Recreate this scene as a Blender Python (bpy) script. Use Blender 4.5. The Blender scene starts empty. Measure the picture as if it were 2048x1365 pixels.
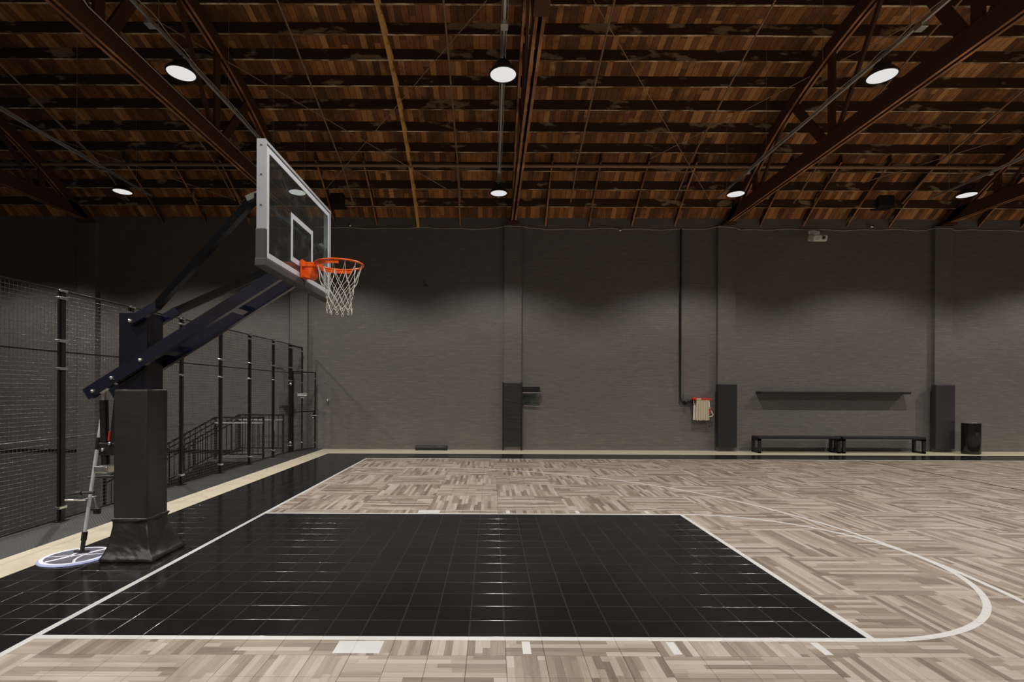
import bpy, bmesh, math, random
from mathutils import Vector, Matrix
random.seed(7)
PI = math.pi
sc = bpy.context.scene
COL = sc.collection
# ------------------------------------------------------------------ camera model
F, CX, CY, H, PHI = 1020.0, 983.0, 783.0, 1.709, 0.004

def P(px, py, Y):
    """point of the place seen at pixel (px,py) at distance Y"""
    dx, dy = px - CX, py - CY
    return Vector(((dx + PHI * dy) / F * Y, Y, H - (dy - PHI * dx) / F * Y))

def zchord(Y):            # underside of the bowed top chord
    return 8.85 - 0.004886 * abs(Y - 6.0) ** 2.87
def zpur(Y):              # underside of the purlins
    return zchord(Y) + 0.30
def zdeck(Y):
    return zchord(Y) + 0.52
def roofhit(px, py, off):
    """point on the surface zpur-off seen at a pixel"""
    lo, hi = 3.0, 14.9
    for _ in range(60):
        m = (lo + hi) / 2
        if P(px, py, m).z > zpur(m) - off: hi = m
        else: lo = m
    return P(px, py, (lo + hi) / 2)

# ------------------------------------------------------------------ node helpers
class NT:
    def __init__(self, name):
        self.m = bpy.data.materials.new(name); self.m.use_nodes = True
        self.t = self.m.node_tree; self.t.nodes.clear()
        self.out = self.t.nodes.new('ShaderNodeOutputMaterial')
        self.b = self.t.nodes.new('ShaderNodeBsdfPrincipled')
        self.t.links.new(self.b.outputs[0], self.out.inputs[0])
    def n(self, typ, **kw):
        x = self.t.nodes.new(typ)
        for k, v in kw.items(): setattr(x, k, v)
        return x
    def put(self, sock, v):
        if isinstance(v, bpy.types.NodeSocket): self.t.links.new(v, sock)
        else: sock.default_value = v
    def math(self, op, a, b=0.0, c=0.0):
        x = self.n('ShaderNodeMath', operation=op)
        self.put(x.inputs[0], a); self.put(x.inputs[1], b); self.put(x.inputs[2], c)
        return x.outputs[0]
    def mix(self, f, a, b):
        x = self.n('ShaderNodeMix', data_type='RGBA')
        self.put(x.inputs[0], f)
        self.put(x.inputs[6], a if not isinstance(a, tuple) else (*a, 1)[:4])
        self.put(x.inputs[7], b if not isinstance(b, tuple) else (*b, 1)[:4])
        return x.outputs[2]
    def fmix(self, f, a, b):
        x = self.n('ShaderNodeMix', data_type='FLOAT')
        self.put(x.inputs[0], f); self.put(x.inputs[2], a); self.put(x.inputs[3], b)
        return x.outputs[0]
    def ramp(self, f, stops):
        x = self.n('ShaderNodeValToRGB')
        e = x.color_ramp.elements
        while len(e) < len(stops): e.new(0.5)
        for i, (p, c) in enumerate(stops):
            e[i].position = p; e[i].color = (*c, 1) if len(c) == 3 else c
        self.put(x.inputs[0], f)
        return x.outputs[0]
    def obj(self):
        x = self.n('ShaderNodeTexCoord'); s = self.n('ShaderNodeSeparateXYZ')
        self.t.links.new(x.outputs['Object'], s.inputs[0])
        self.co = x.outputs['Object']
        return s.outputs[0], s.outputs[1], s.outputs[2]
    def vec(self, x, y, z):
        c = self.n('ShaderNodeCombineXYZ')
        self.put(c.inputs[0], x); self.put(c.inputs[1], y); self.put(c.inputs[2], z)
        return c.outputs[0]
    def noise(self, v, scale=5, detail=3, rough=0.5):
        x = self.n('ShaderNodeTexNoise')
        self.put(x.inputs['Vector'], v); x.inputs['Scale'].default_value = scale
        x.inputs['Detail'].default_value = detail; x.inputs['Roughness'].default_value = rough
        return x.outputs['Fac']
    def white(self, v):
        x = self.n('ShaderNodeTexWhiteNoise', noise_dimensions='3D')
        self.put(x.inputs['Vector'], v)
        return x.outputs['Value']
    def bump(self, h, strength=0.3, dist=0.01):
        x = self.n('ShaderNodeBump')
        x.inputs['Strength'].default_value = strength; x.inputs['Distance'].default_value = dist
        self.put(x.inputs['Height'], h)
        self.t.links.new(x.outputs[0], self.b.inputs['Normal'])
    def set(self, col=None, rough=None, metal=None, spec=None, coat=None):
        b = self.b.inputs
        if col is not None: self.put(b['Base Color'], col if not isinstance(col, tuple) else (*col, 1)[:4])
        if rough is not None: self.put(b['Roughness'], rough)
        if metal is not None: self.put(b['Metallic'], metal)
        if spec is not None: self.put(b['Specular IOR Level'], spec)
        if coat is not None: self.put(b['Coat Weight'], coat)
        return self.m

def plain(name, col, rough=0.5, metal=0.0, var=0.12, scale=6.0, bump=0.0, spec=None):
    k = NT(name); k.obj()
    n = k.noise(k.co, scale, 4)
    c = k.mix(n, tuple(x * (1 - var) for x in col), tuple(min(1, x * (1 + var)) for x in col))
    k.set(c, k.math('MULTIPLY_ADD', n, 0.1, rough - 0.05), metal, spec)
    if bump: k.bump(k.noise(k.co, scale * 6, 3), bump, 0.004)
    return k.m

# ------------------------------------------------------------------ materials
def mat_parquet():
    k = NT('parquet_tile'); x, y, z = k.obj()
    B, T = 1.008, 0.252
    u = k.math('SUBTRACT', x, 0.10); v = k.math('SUBTRACT', y, 3.295)
    cu = k.math('FLOOR', k.math('DIVIDE', u, B)); cv = k.math('FLOOR', k.math('DIVIDE', v, B))
    par = k.math('ABSOLUTE', k.math('MODULO', k.math('ADD', cu, cv), 2.0))   # 0/1
    along = k.fmix(par, u, v)      # blocks alternate: boards across the view, then in depth
    across = k.fmix(par, v, u)
    W = T / 5.0
    pid = k.math('FLOOR', k.math('DIVIDE', across, W))
    blk = k.math('MULTIPLY_ADD', cu, 17.31, k.math('MULTIPLY', cv, 5.77))
    r1 = k.white(k.vec(pid, blk, 1.5))
    L = k.math('MULTIPLY_ADD', r1, 0.45, 0.40)
    seg = k.math('FLOOR', k.math('DIVIDE', k.math('MULTIPLY_ADD', r1, 3.7, along), L))
    r2 = k.white(k.vec(pid, seg, blk))
    r3 = k.white(k.vec(k.math('FLOOR', k.math('DIVIDE', u, T)), k.math('FLOOR', k.math('DIVIDE', v, T)), 7.0))
    g = k.noise(k.vec(k.math('MULTIPLY', along, 4.0), k.math('MULTIPLY', across, 60.0), k.math('MULTIPLY', r2, 31.0)), 1.0, 5, 0.62)
    g2 = k.noise(k.vec(k.math('MULTIPLY', along, 1.6), k.math('MULTIPLY', across, 14.0), k.math('MULTIPLY', r2, 17.0)), 1.0, 2)
    t = k.math('ADD', k.math('MULTIPLY', r2, 0.62), k.math('ADD', k.math('MULTIPLY', g, 0.42), k.math('MULTIPLY_ADD', g2, 0.30, -0.24)))
    t = k.math('ADD', t, k.math('MULTIPLY_ADD', r3, 0.08, -0.04))
    col = k.ramp(t, [(0.05, (0.120, 0.088, 0.063)), (0.35, (0.248, 0.197, 0.152)), (0.62, (0.350, 0.297, 0.245)), (0.95, (0.47, 0.420, 0.365))])
    e = k.math('ABSOLUTE', k.math('SUBTRACT', k.math('FRACT', k.math('DIVIDE', across, W)), 0.5))
    joint = k.math('GREATER_THAN', e, 0.482)
    col = k.mix(k.math('MULTIPLY', joint, 0.45), col, (0.10, 0.07, 0.05))
    k.set(col, k.math('MULTIPLY_ADD', g, 0.12, 0.40), 0, 0.45)
    k.bump(g, 0.08, 0.002)
    return k.m

def mat_blacktile():
    k = NT('black_tile'); x, y, z = k.obj(); T = 0.252
    i = k.math('FLOOR', k.math('DIVIDE', k.math('SUBTRACT', x, 0.10), T))
    j = k.math('FLOOR', k.math('DIVIDE', k.math('SUBTRACT', y, 3.547), T))
    r = k.white(k.vec(i, j, 3.0))
    n = k.noise(k.co, 2.2, 5, 0.6)
    s = k.noise(k.vec(k.math('MULTIPLY', x, 2.0), k.math('MULTIPLY', y, 55.0), 0.0), 1.0, 4)
    c = k.mix(r, (0.0085, 0.0075, 0.0075), (0.0112, 0.0098, 0.0092))
    c = k.mix(k.math('MULTIPLY', s, 0.35), c, (0.018, 0.016, 0.015))
    k.set(c, k.math('ADD', k.math('MULTIPLY', n, 0.06), k.math('MULTIPLY_ADD', s, 0.04, 0.09)), 0, 0.22)
    k.bump(k.noise(k.co, 5.0, 2), 0.02, 0.004)
    return k.m

def mat_line():
    k = NT('white_line_paint'); x, y, z = k.obj(); T = 0.252
    n = k.noise(k.co, 9, 4)
    def seam(c, o):
        f = k.math('ABSOLUTE', k.math('SUBTRACT', k.math('FRACT', k.math('DIVIDE', k.math('SUBTRACT', c, o), T)), 0.5))
        return k.math('GREATER_THAN', f, 0.4925)
    sm = k.math('MAXIMUM', seam(x, 0.10), seam(y, 3.547))
    c = k.mix(n, (0.49, 0.48, 0.47), (0.60, 0.59, 0.575))
    k.set(k.mix(k.math('MULTIPLY', sm, 0.45), c, (0.2, 0.17, 0.15)), 0.42)
    return k.m

def mat_concrete(name, a, b):
    k = NT(name); k.obj()
    n = k.noise(k.co, 1.7, 6, 0.65); n2 = k.noise(k.co, 24, 4)
    c = k.mix(n, a, b); c = k.mix(k.math('MULTIPLY', n2, 0.3), c, tuple(x * 0.6 for x in a))
    k.set(c, 0.62); k.bump(n2, 0.15, 0.004)
    return k.m

def mat_brick(name, base, wx='x', dark=0.75):
    k = NT(name); x, y, z = k.obj()
    hor = x if wx == 'x' else y
    b = k.n('ShaderNodeTexBrick'); b.offset = 0.5
    wob = k.math('MULTIPLY_ADD', k.noise(k.co, 3.0, 2), 0.02, z)
    k.put(b.inputs['Vector'], k.vec(hor, wob, 0.0))
    b.inputs['Scale'].default_value = 1.0; b.inputs['Brick Width'].default_value = 0.212
    b.inputs['Row Height'].default_value = 0.068; b.inputs['Mortar Size'].default_value = 0.0045
    b.inputs['Mortar Smooth'].default_value = 0.6
    b.inputs['Color1'].default_value = (0.0, 0.0, 0.0, 1); b.inputs['Color2'].default_value = (1, 1, 1, 1); b.inputs['Mortar'].default_value = (0.5, 0.5, 0.5, 1)
    n = k.noise(k.co, 0.7, 5, 0.6); n2 = k.noise(k.vec(k.math('MULTIPLY', hor, 3.0), k.math('MULTIPLY', z, 22.0), y), 1.0, 4)
    sp = k.n('ShaderNodeSeparateColor'); k.t.links.new(b.outputs['Color'], sp.inputs[0])
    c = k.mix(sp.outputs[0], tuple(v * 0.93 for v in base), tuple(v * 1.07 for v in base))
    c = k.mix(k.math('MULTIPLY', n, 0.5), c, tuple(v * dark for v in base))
    c = k.mix(k.math('MULTIPLY', k.math('GREATER_THAN', n2, 0.60), 0.35), c, tuple(v * 1.35 for v in base))
    c = k.mix(k.math('MULTIPLY', k.math('LESS_THAN', n2, 0.38), 0.35), c, tuple(v * 0.7 for v in base))
    c = k.mix(k.math('MULTIPLY', b.outputs['Fac'], 0.22), c, tuple(v * 0.6 for v in base))
    k.set(c, k.math('MULTIPLY_ADD', n2, 0.2, 0.40), 0, 0.4)
    hgt = k.math('ADD', k.math('MULTIPLY', b.outputs['Fac'], -0.7), k.math('ADD', k.math('MULTIPLY', n2, 0.9), k.math('MULTIPLY', sp.outputs[0], 0.25)))
    k.bump(hgt, 0.55, 0.008)
    return k.m

def mat_deck():
    k = NT('roof_boards'); x, y, z = k.obj()
    W = 0.138
    q = k.math('DIVIDE', x, W); bid = k.math('FLOOR', q)
    r0 = k.white(k.vec(bid, 2.0, 0.0))
    seg = k.math('FLOOR', k.math('DIVIDE', k.math('MULTIPLY_ADD', r0, 9.0, y), 1.83))
    r = k.white(k.vec(bid, seg, 4.0)); rb = k.white(k.vec(bid, seg, 9.0))
    g = k.noise(k.vec(k.math('MULTIPLY', x, 40.0), k.math('MULTIPLY', y, 2.0), r), 1.0, 5, 0.6)
    st = k.noise(k.co, 1.6, 4, 0.6)
    t = k.math('ADD', k.math('MULTIPLY', k.math('POWER', r, 1.5), 0.75), k.math('MULTIPLY_ADD', g, 0.5, -0.08))
    c = k.ramp(t, [(0.10, (0.13, 0.050, 0.018)), (0.40, (0.34, 0.135, 0.043)), (0.72, (0.62, 0.265, 0.082)), (1.0, (0.80, 0.44, 0.18))])
    c = k.mix(k.math('MULTIPLY', k.math('GREATER_THAN', rb, 0.85), 0.5), c, (0.40, 0.15, 0.085))
    c = k.mix(k.math('MULTIPLY', st, 0.35), c, (0.13, 0.080, 0.036))
    st2 = k.noise(k.vec(k.math('MULTIPLY', x, 1.3), k.math('MULTIPLY', y, 1.0), 3.0), 1.1, 5, 0.68)
    dk = k.math('MINIMUM', k.math('MULTIPLY', k.math('MAXIMUM', k.math('SUBTRACT', st2, 0.47), 0.0), 7.0), 1.0)
    c = k.mix(k.math('MULTIPLY', dk, 0.62), c, (0.060, 0.034, 0.018))
    e = k.math('ABSOLUTE', k.math('SUBTRACT', k.math('FRACT', q), 0.5))
    c = k.mix(k.math('GREATER_THAN', e, 0.475), c, (0.012, 0.007, 0.004))
    k.set(c, 0.75, 0, 0.3); k.bump(g, 0.2, 0.004)
    return k.m

def mat_timber(name, a, b, patch=None, amt=0.5, axis='x'):
    k = NT(name); x, y, z = k.obj()
    s = {'x': (2.0, 40.0, 40.0), 'y': (40.0, 2.0, 40.0)}[axis]
    g = k.noise(k.vec(k.math('MULTIPLY', x, s[0]), k.math('MULTIPLY', y, s[1]), k.math('MULTIPLY', z, s[2])), 1.0, 4, 0.6)
    c = k.mix(g, a, b)
    if patch:
        n = k.noise(k.vec(k.math('MULTIPLY', x, 1.0), k.math('MULTIPLY', y, 1.7), k.math('MULTIPLY', z, 2.6)), 1.6, 3, 0.55)
        sp = k.math('MINIMUM', k.math('MULTIPLY', k.math('MAXIMUM', k.math('SUBTRACT', n, 0.57), 0.0), 14.0), 1.0)
        c = k.mix(k.math('MULTIPLY', sp, k.math('MULTIPLY_ADD', g, 0.7, amt - 0.3)), c, patch)
    k.set(c, 0.7, 0, 0.3); k.bump(g, 0.2, 0.004)
    return k.m

def mat_edge(name, a, b, axis='x'):
    k = NT(name); x, y, z = k.obj()
    n = k.noise(k.vec(k.math('MULTIPLY', x, 2.2 if axis == 'x' else 0.5), k.math('MULTIPLY', y, 3.0 if axis == 'x' else 0.9), z), 1.0, 5, 0.65)
    k.set(k.ramp(n, [(0.44, a), (0.62, b)]), 0.75, 0, 0.3)
    return k.m

def mat_vinyl(name, col, rough=0.42, wr=0.5, stretch=(3.0, 3.0, 16.0)):
    k = NT(name); x, y, z = k.obj()
    n = k.noise(k.vec(k.math('MULTIPLY', x, stretch[0]), k.math('MULTIPLY', y, stretch[1]), k.math('MULTIPLY_ADD', x, 3.0, k.math('MULTIPLY', z, stretch[2]))), 0.8, 2, 0.4)
    f = k.noise(k.co, 160, 2)
    k.set(k.mix(f, tuple(v * 0.85 for v in col), tuple(v * 1.15 for v in col)), rough, 0, 0.5)
    k.bump(k.math('ADD', n, k.math('MULTIPLY', f, 0.02)), wr, 0.03)
    return k.m

def mat_plate():
    k = NT('dark_tread_plate'); x, y, z = k.obj()
    u = k.math('MULTIPLY', k.math('ADD', x, y), 24.0); v = k.math('MULTIPLY', k.math('SUBTRACT', x, y), 24.0)
    h = k.math('MULTIPLY', k.math('SINE', k.math('MULTIPLY', u, PI)), k.math('SINE', k.math('MULTIPLY', v, PI)))
    h = k.math('POWER', k.math('ABSOLUTE', h), 2.0)
    n = k.noise(k.co, 4, 4)
    k.set(k.mix(n, (0.042, 0.038, 0.036), (0.070, 0.064, 0.060)), k.math('MULTIPLY_ADD', n, 0.2, 0.33), 0.15)
    k.bump(h, 0.5, 0.004)
    return k.m

def mat_glass():
    k = NT('tempered_glass'); k.obj()
    t = k.t
    g = k.n('ShaderNodeBsdfGlossy'); g.inputs['Roughness'].default_value = 0.03
    tr = k.n('ShaderNodeBsdfTransparent'); tr.inputs['Color'].default_value = (0.80, 0.86, 0.83, 1)
    df = k.n('ShaderNodeBsdfDiffuse'); df.inputs['Color'].default_value = (0.75, 0.78, 0.76, 1)
    fr = k.n('ShaderNodeFresnel'); gm = k.n('ShaderNodeNewGeometry'); k.put(fr.inputs['IOR'], k.fmix(gm.outputs['Backfacing'], 1.45, 1 / 1.45))
    sm = k.noise(k.co, 7.0, 5, 0.7)
    smear = k.math('MULTIPLY', k.math('MAXIMUM', k.math('SUBTRACT', sm, 0.55), 0.0), 0.22)
    m1 = k.n('ShaderNodeMixShader'); m2 = k.n('ShaderNodeMixShader')
    t.links.new(fr.outputs[0], m1.inputs[0]); t.links.new(tr.outputs[0], m1.inputs[1]); t.links.new(g.outputs[0], m1.inputs[2])
    k.put(m2.inputs[0], k.math('ADD', smear, 0.012))
    t.links.new(m1.outputs[0], m2.inputs[1]); t.links.new(df.outputs[0], m2.inputs[2])
    t.links.new(m2.outputs[0], k.out.inputs[0])
    return k.m

def mat_emit(name, col, s):
    k = NT(name); k.obj()
    n = k.noise(k.co, 30, 2)
    k.set((0.05, 0.05, 0.05), 0.4)
    k.put(k.b.inputs['Emission Color'], (*col, 1))
    k.put(k.b.inputs['Emission Strength'], k.math('MULTIPLY_ADD', n, 0.05 * s, s * 0.97))
    return k.m

M = dict(
    blackedge=plain('lit_tile_edge', (0.032, 0.029, 0.027), 0.12, 0, 0.45, 2.0, 0, 0.45), parquet=mat_parquet(), black=mat_blacktile(), line=mat_line(),  # black tile edges coloured paler to paint in lamp light along the seams
    concrete=mat_concrete('bare_concrete', (0.52, 0.46, 0.33), (0.66, 0.60, 0.46)),
    subfloor=mat_concrete('dark_subfloor', (0.02, 0.018, 0.017), (0.03, 0.027, 0.025)),
    pitfloor=mat_concrete('pit_floor', (0.03, 0.027, 0.025), (0.05, 0.045, 0.042)),
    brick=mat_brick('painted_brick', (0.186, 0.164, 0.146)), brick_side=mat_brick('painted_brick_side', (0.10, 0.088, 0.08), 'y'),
    deck=mat_deck(),
    purlin=mat_timber('purlin_timber', (0.050, 0.026, 0.013), (0.085, 0.045, 0.022), (0.55, 0.42, 0.27), 0.55), purlinedge=mat_edge('purlin_lit_edge', (0.20, 0.115, 0.055), (0.92, 0.76, 0.50)), trussedge=mat_edge('truss_lit_edge', (0.26, 0.115, 0.055), (0.62, 0.30, 0.14), 'y'),  # edge colours paint floor-bounced light onto the undersides of purlins, rafters and trusses
    truss=mat_timber('truss_timber', (0.065, 0.029, 0.016), (0.125, 0.055, 0.029), axis='y'),
    newtimber=mat_timber('fresh_timber', (0.72, 0.38, 0.10), (0.92, 0.56, 0.20), axis='y'),
    pipe=plain('painted_pipe', (0.34, 0.22, 0.14), 0.5, 0.2), rod=plain('rusty_rod', (0.42, 0.28, 0.18), 0.6, 0.2),
    galv=plain('galvanised_steel', (0.62, 0.62, 0.60), 0.38, 0.85), wire=plain('hanger_wire', (0.40, 0.36, 0.31), 0.5, 0.5),
    steel=plain('bright_steel', (0.80, 0.78, 0.75), 0.25, 0.95), alu=plain('anodised_tube', (0.62, 0.62, 0.64), 0.35, 0.15),
    blackmetal=plain('black_metal', (0.014, 0.012, 0.011), 0.38, 0.0), fencemetal=plain('black_fence_paint', (0.020, 0.016, 0.014), 0.30, 0.25),
    wirepaint=plain('mesh_wire_paint', (0.16, 0.145, 0.135), 0.28, 0.6),
    mastpaint=plain('dark_navy_enamel', (0.006, 0.0068, 0.013), 0.22, 0.0, 0.12, 6.0, 0.0, 0.6), hoopdark=plain('black_enamel', (0.006, 0.0062, 0.0075), 0.20, 0.0, 0.12, 6.0, 0.0, 0.7), hoop=plain('navy_black_enamel', (0.0065, 0.0080, 0.0215), 0.16, 0.0, 0.12, 6.0, 0.0, 0.9), 
    pad=mat_vinyl('black_vinyl', (0.022, 0.019, 0.017), 0.40, 0.16), padwr=mat_vinyl('wrinkled_black_vinyl', (0.026, 0.023, 0.021), 0.42, 0.75),
    padskirt=mat_vinyl('creased_vinyl', (0.020, 0.018, 0.016), 0.34, 0.95, (5, 5, 9)), padplum=mat_vinyl('plum_black_vinyl', (0.042, 0.031, 0.032), 0.45, 0.4),
    padgrey=mat_vinyl('grey_board_padding', (0.062, 0.054, 0.050), 0.6, 0.1),
    white=plain('white_enamel', (0.40, 0.40, 0.43), 0.4), whitestripe=plain('white_glass_paint', (0.60, 0.61, 0.67), 0.45),
    orange=plain('orange_powder_coat', (0.92, 0.115, 0.006), 0.36, 0.0, 0.04), net=plain('white_nylon_cord', (0.80, 0.76, 0.70), 0.8),
    red=plain('red_paint', (0.62, 0.035, 0.02), 0.45), hose=plain('cream_canvas_hose', (0.62, 0.54, 0.38), 0.85, 0, 0.15, 14, 0.3),
    hosewhite=plain('white_hose', (0.80, 0.78, 0.72), 0.7), glass=mat_glass(), lens=mat_emit('lamp_lens', (1.0, 0.985, 0.97), 0.74),
    housing=plain('dark_lamp_housing', (0.035, 0.031, 0.03), 0.45, 0.3), shelf=plain('dark_bench_wood', (0.016, 0.0125, 0.011), 0.5),
    projector=plain('white_plastic', (0.88, 0.86, 0.82), 0.45), greybox=plain('grey_box_paint', (0.12, 0.105, 0.095), 0.5),
    mophead=plain('slate_blue_pad', (0.105, 0.10, 0.14), 0.7), mopwhite=plain('white_pad_line', (0.78, 0.80, 0.90), 0.7), mopblue=plain('blue_pad_edge', (0.40, 0.44, 0.70), 0.7),
    plate=mat_plate(), stair=plain('black_stair_steel', (0.010, 0.009, 0.008), 0.6), landing=mat_concrete('landing_floor', (0.10, 0.09, 0.08), (0.16, 0.145, 0.13)),
    matblack=plain('matt_black_paint', (0.012, 0.011, 0.010), 0.9, 0, 0.1, 6, 0, 0.1), gloss=plain('gloss_black_steel', (0.010, 0.009, 0.008), 0.16), foam=plain('black_foam', (0.020, 0.018, 0.017), 0.4), lensdark=plain('dark_lens', (0.02, 0.02, 0.015), 0.1),
    cable=plain('grey_cable', (0.50, 0.45, 0.40), 0.5),
)

# ------------------------------------------------------------------ mesh builder
WLOC = {}
class MB:
    def __init__(self): self.v = []; self.f = []; self.mi = []; self.sm = []
    def add(self, vs, fs, smooth=False, mi=0):
        o = len(self.v); self.v += [tuple(p) for p in vs]
        for f in fs: self.f.append([i + o for i in f]); self.mi.append(mi); self.sm.append(smooth)
        return self
    def box(self, x0, x1, y0, y1, z0, z1, mi=0):
        return self.add([(x0, y0, z0), (x1, y0, z0), (x1, y1, z0), (x0, y1, z0), (x0, y0, z1), (x1, y0, z1), (x1, y1, z1), (x0, y1, z1)],
                        [(0, 3, 2, 1), (4, 5, 6, 7), (0, 1, 5, 4), (1, 2, 6, 5), (2, 3, 7, 6), (3, 0, 4, 7)], mi=mi)
    def rbox(self, x0, x1, y0, y1, z0, z1, r=0.01, seg=2):
        bm = bmesh.new(); bmesh.ops.create_cube(bm, size=1)
        for v in bm.verts: v.co = ((x0 + x1) / 2 + v.co.x * (x1 - x0), (y0 + y1) / 2 + v.co.y * (y1 - y0), (z0 + z1) / 2 + v.co.z * (z1 - z0))
        bmesh.ops.bevel(bm, geom=list(bm.edges), offset=r, segments=seg, profile=0.5, affect='EDGES')
        return self.bm(bm)
    def bm(self, bm, smooth=False):
        bm.verts.index_update()
        self.add([v.co[:] for v in bm.verts], [[v.index for v in f.verts] for f in bm.faces], smooth); bm.free(); return self
    def bar(self, p0, p1, w, h, up=(0, 0, 1)):
        """rectangular bar: w sideways, h along up"""
        p0, p1 = Vector(p0), Vector(p1); d = (p1 - p0).normalized(); u = Vector(up)
        s = d.cross(u)
        if s.length < 1e-4: s = d.cross(Vector((1, 0, 0)))
        s.normalize(); u = s.cross(d).normalized()
        vs = [p + s * a * w / 2 + u * b * h / 2 for p in (p0, p1) for a, b in ((-1, -1), (1, -1), (1, 1), (-1, 1))]
        return self.add(vs, [(3, 2, 1, 0), (4, 5, 6, 7), (0, 1, 5, 4), (1, 2, 6, 5), (2, 3, 7, 6), (3, 0, 4, 7)])
    def tube(self, pts, r, n=8, closed=False, cap=True, r1=None):
        pts = [Vector(p) for p in pts]; N = len(pts); vs = []; fs = []
        prev = None
        for i, p in enumerate(pts):
            a = pts[(i - 1) % N] if (closed or i > 0) else p
            b = pts[(i + 1) % N] if (closed or i < N - 1) else p
            d = (b - a).normalized()
            if prev is None:
                s = d.cross(Vector((0, 0, 1)))
                if s.length < 1e-3: s = d.cross(Vector((1, 0, 0)))
            else:
                s = prev - d * prev.dot(d)
            s.normalize(); prev = s; u = s.cross(d)
            rr = r if r1 is None else r + (r1 - r) * i / (N - 1)
            for k in range(n):
                t = 2 * PI * k / n; vs.append(p + (s * math.cos(t) + u * math.sin(t)) * rr)
        for i in range(N if closed else N - 1):
            j = (i + 1) % N
            for k in range(n):
                l = (k + 1) % n; fs.append((i * n + k, i * n + l, j * n + l, j * n + k))
        self.add(vs, fs, True)
        if cap and not closed:
            self.add(vs[:n], [tuple(range(n))[::-1]]); self.add(vs[-n:], [tuple(range(n))])
        return self
    def cyl(self, p0, p1, r, n=16, r1=None): return self.tube([p0, p1], r, n, r1=r1)
    def lathe(self, prof, c=(0, 0, 0), n=32, axis='z'):
        vs = []; fs = []
        for (r, h) in prof:
            for k in range(n):
                t = 2 * PI * k / n
                q = (r * math.cos(t), r * math.sin(t), h) if axis == 'z' else ((r * math.cos(t), h, r * math.sin(t)) if axis == 'y' else (h, r * math.cos(t), r * math.sin(t)))
                vs.append((q[0] + c[0], q[1] + c[1], q[2] + c[2]))
        for i in range(len(prof) - 1):
            for k in range(n):
                l = (k + 1) % n; fs.append((i * n + k, i * n + l, (i + 1) * n + l, (i + 1) * n + k))
        return self.add(vs, fs, True)
    def prism(self, poly, a, b, axis='y'):
        """polygon extruded from a to b along axis; poly pairs are the other two coordinates in order"""
        def mk(p, t): return {'x': (t, p[0], p[1]), 'y': (p[0], t, p[1]), 'z': (p[0], p[1], t)}[axis]
        n = len(poly); vs = [mk(p, a) for p in poly] + [mk(p, b) for p in poly]
        fs = [tuple(range(n))[::-1], tuple(range(n, 2 * n))] + [(i, (i + 1) % n, n + (i + 1) % n, n + i) for i in range(n)]
        return self.add(vs, fs)
    def build(self, name, mats, parent=None, at=None, fix=True, label=None):
        """ONE mesh object; vertices are given in world coordinates"""
        if parent is not None: base = WLOC[parent.name] if at is None else Vector(at)
        elif at is not None: base = Vector(at)
        else:
            xs, ys, zs = zip(*self.v); base = Vector(((min(xs) + max(xs)) / 2, (min(ys) + max(ys)) / 2, min(zs)))
        me = bpy.data.meshes.new(name)
        me.from_pydata([(x - base.x, y - base.y, z - base.z) for x, y, z in self.v], [], self.f)
        mats = mats if isinstance(mats, (list, tuple)) else [mats]
        for m in mats: me.materials.append(M[m])
        me.polygons.foreach_set('material_index', self.mi); me.polygons.foreach_set('use_smooth', self.sm)
        if fix:
            bm = bmesh.new(); bm.from_mesh(me); bmesh.ops.recalc_face_normals(bm, faces=list(bm.faces)); bm.to_mesh(me); bm.free()
        me.update()
        o = bpy.data.objects.new(name, me); COL.objects.link(o)
        if parent is not None:
            o.parent = parent; o.location = base - WLOC[parent.name]
        else: o.location = base
        WLOC[o.name] = base
        if label: o['label'] = label
        return o

def rotx(g, y, z, deg):
    c, s = math.cos(math.radians(deg)), math.sin(math.radians(deg))
    g.v = [(p[0], y + (p[1] - y) * c - (p[2] - z) * s, z + (p[1] - y) * s + (p[2] - z) * c) for p in g.v]
    return g
def tag(o, label, cat, group=None, kind=None):
    o['label'] = label; o['category'] = cat
    if group: o['group'] = group
    if kind: o['kind'] = kind
    return o
def thing(name, loc, label, cat, group=None, kind=None):
    o = bpy.data.objects.new(name, None); COL.objects.link(o); o.location = loc; o.empty_display_size = 0.1
    WLOC[o.name] = Vector(loc)
    return tag(o, label, cat, group, kind)
def copy_tree(o, parent=None):
    c = o.copy(); COL.objects.link(c); c.parent = parent
    WLOC[c.name] = WLOC[o.name].copy()
    for ch in list(o.children): copy_tree(ch, c)
    return c
def struct(o, label, cat): return tag(o, label, cat, kind='structure')
def lerp(a, b, t): return Vector(a) * (1 - t) + Vector(b) * t

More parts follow.
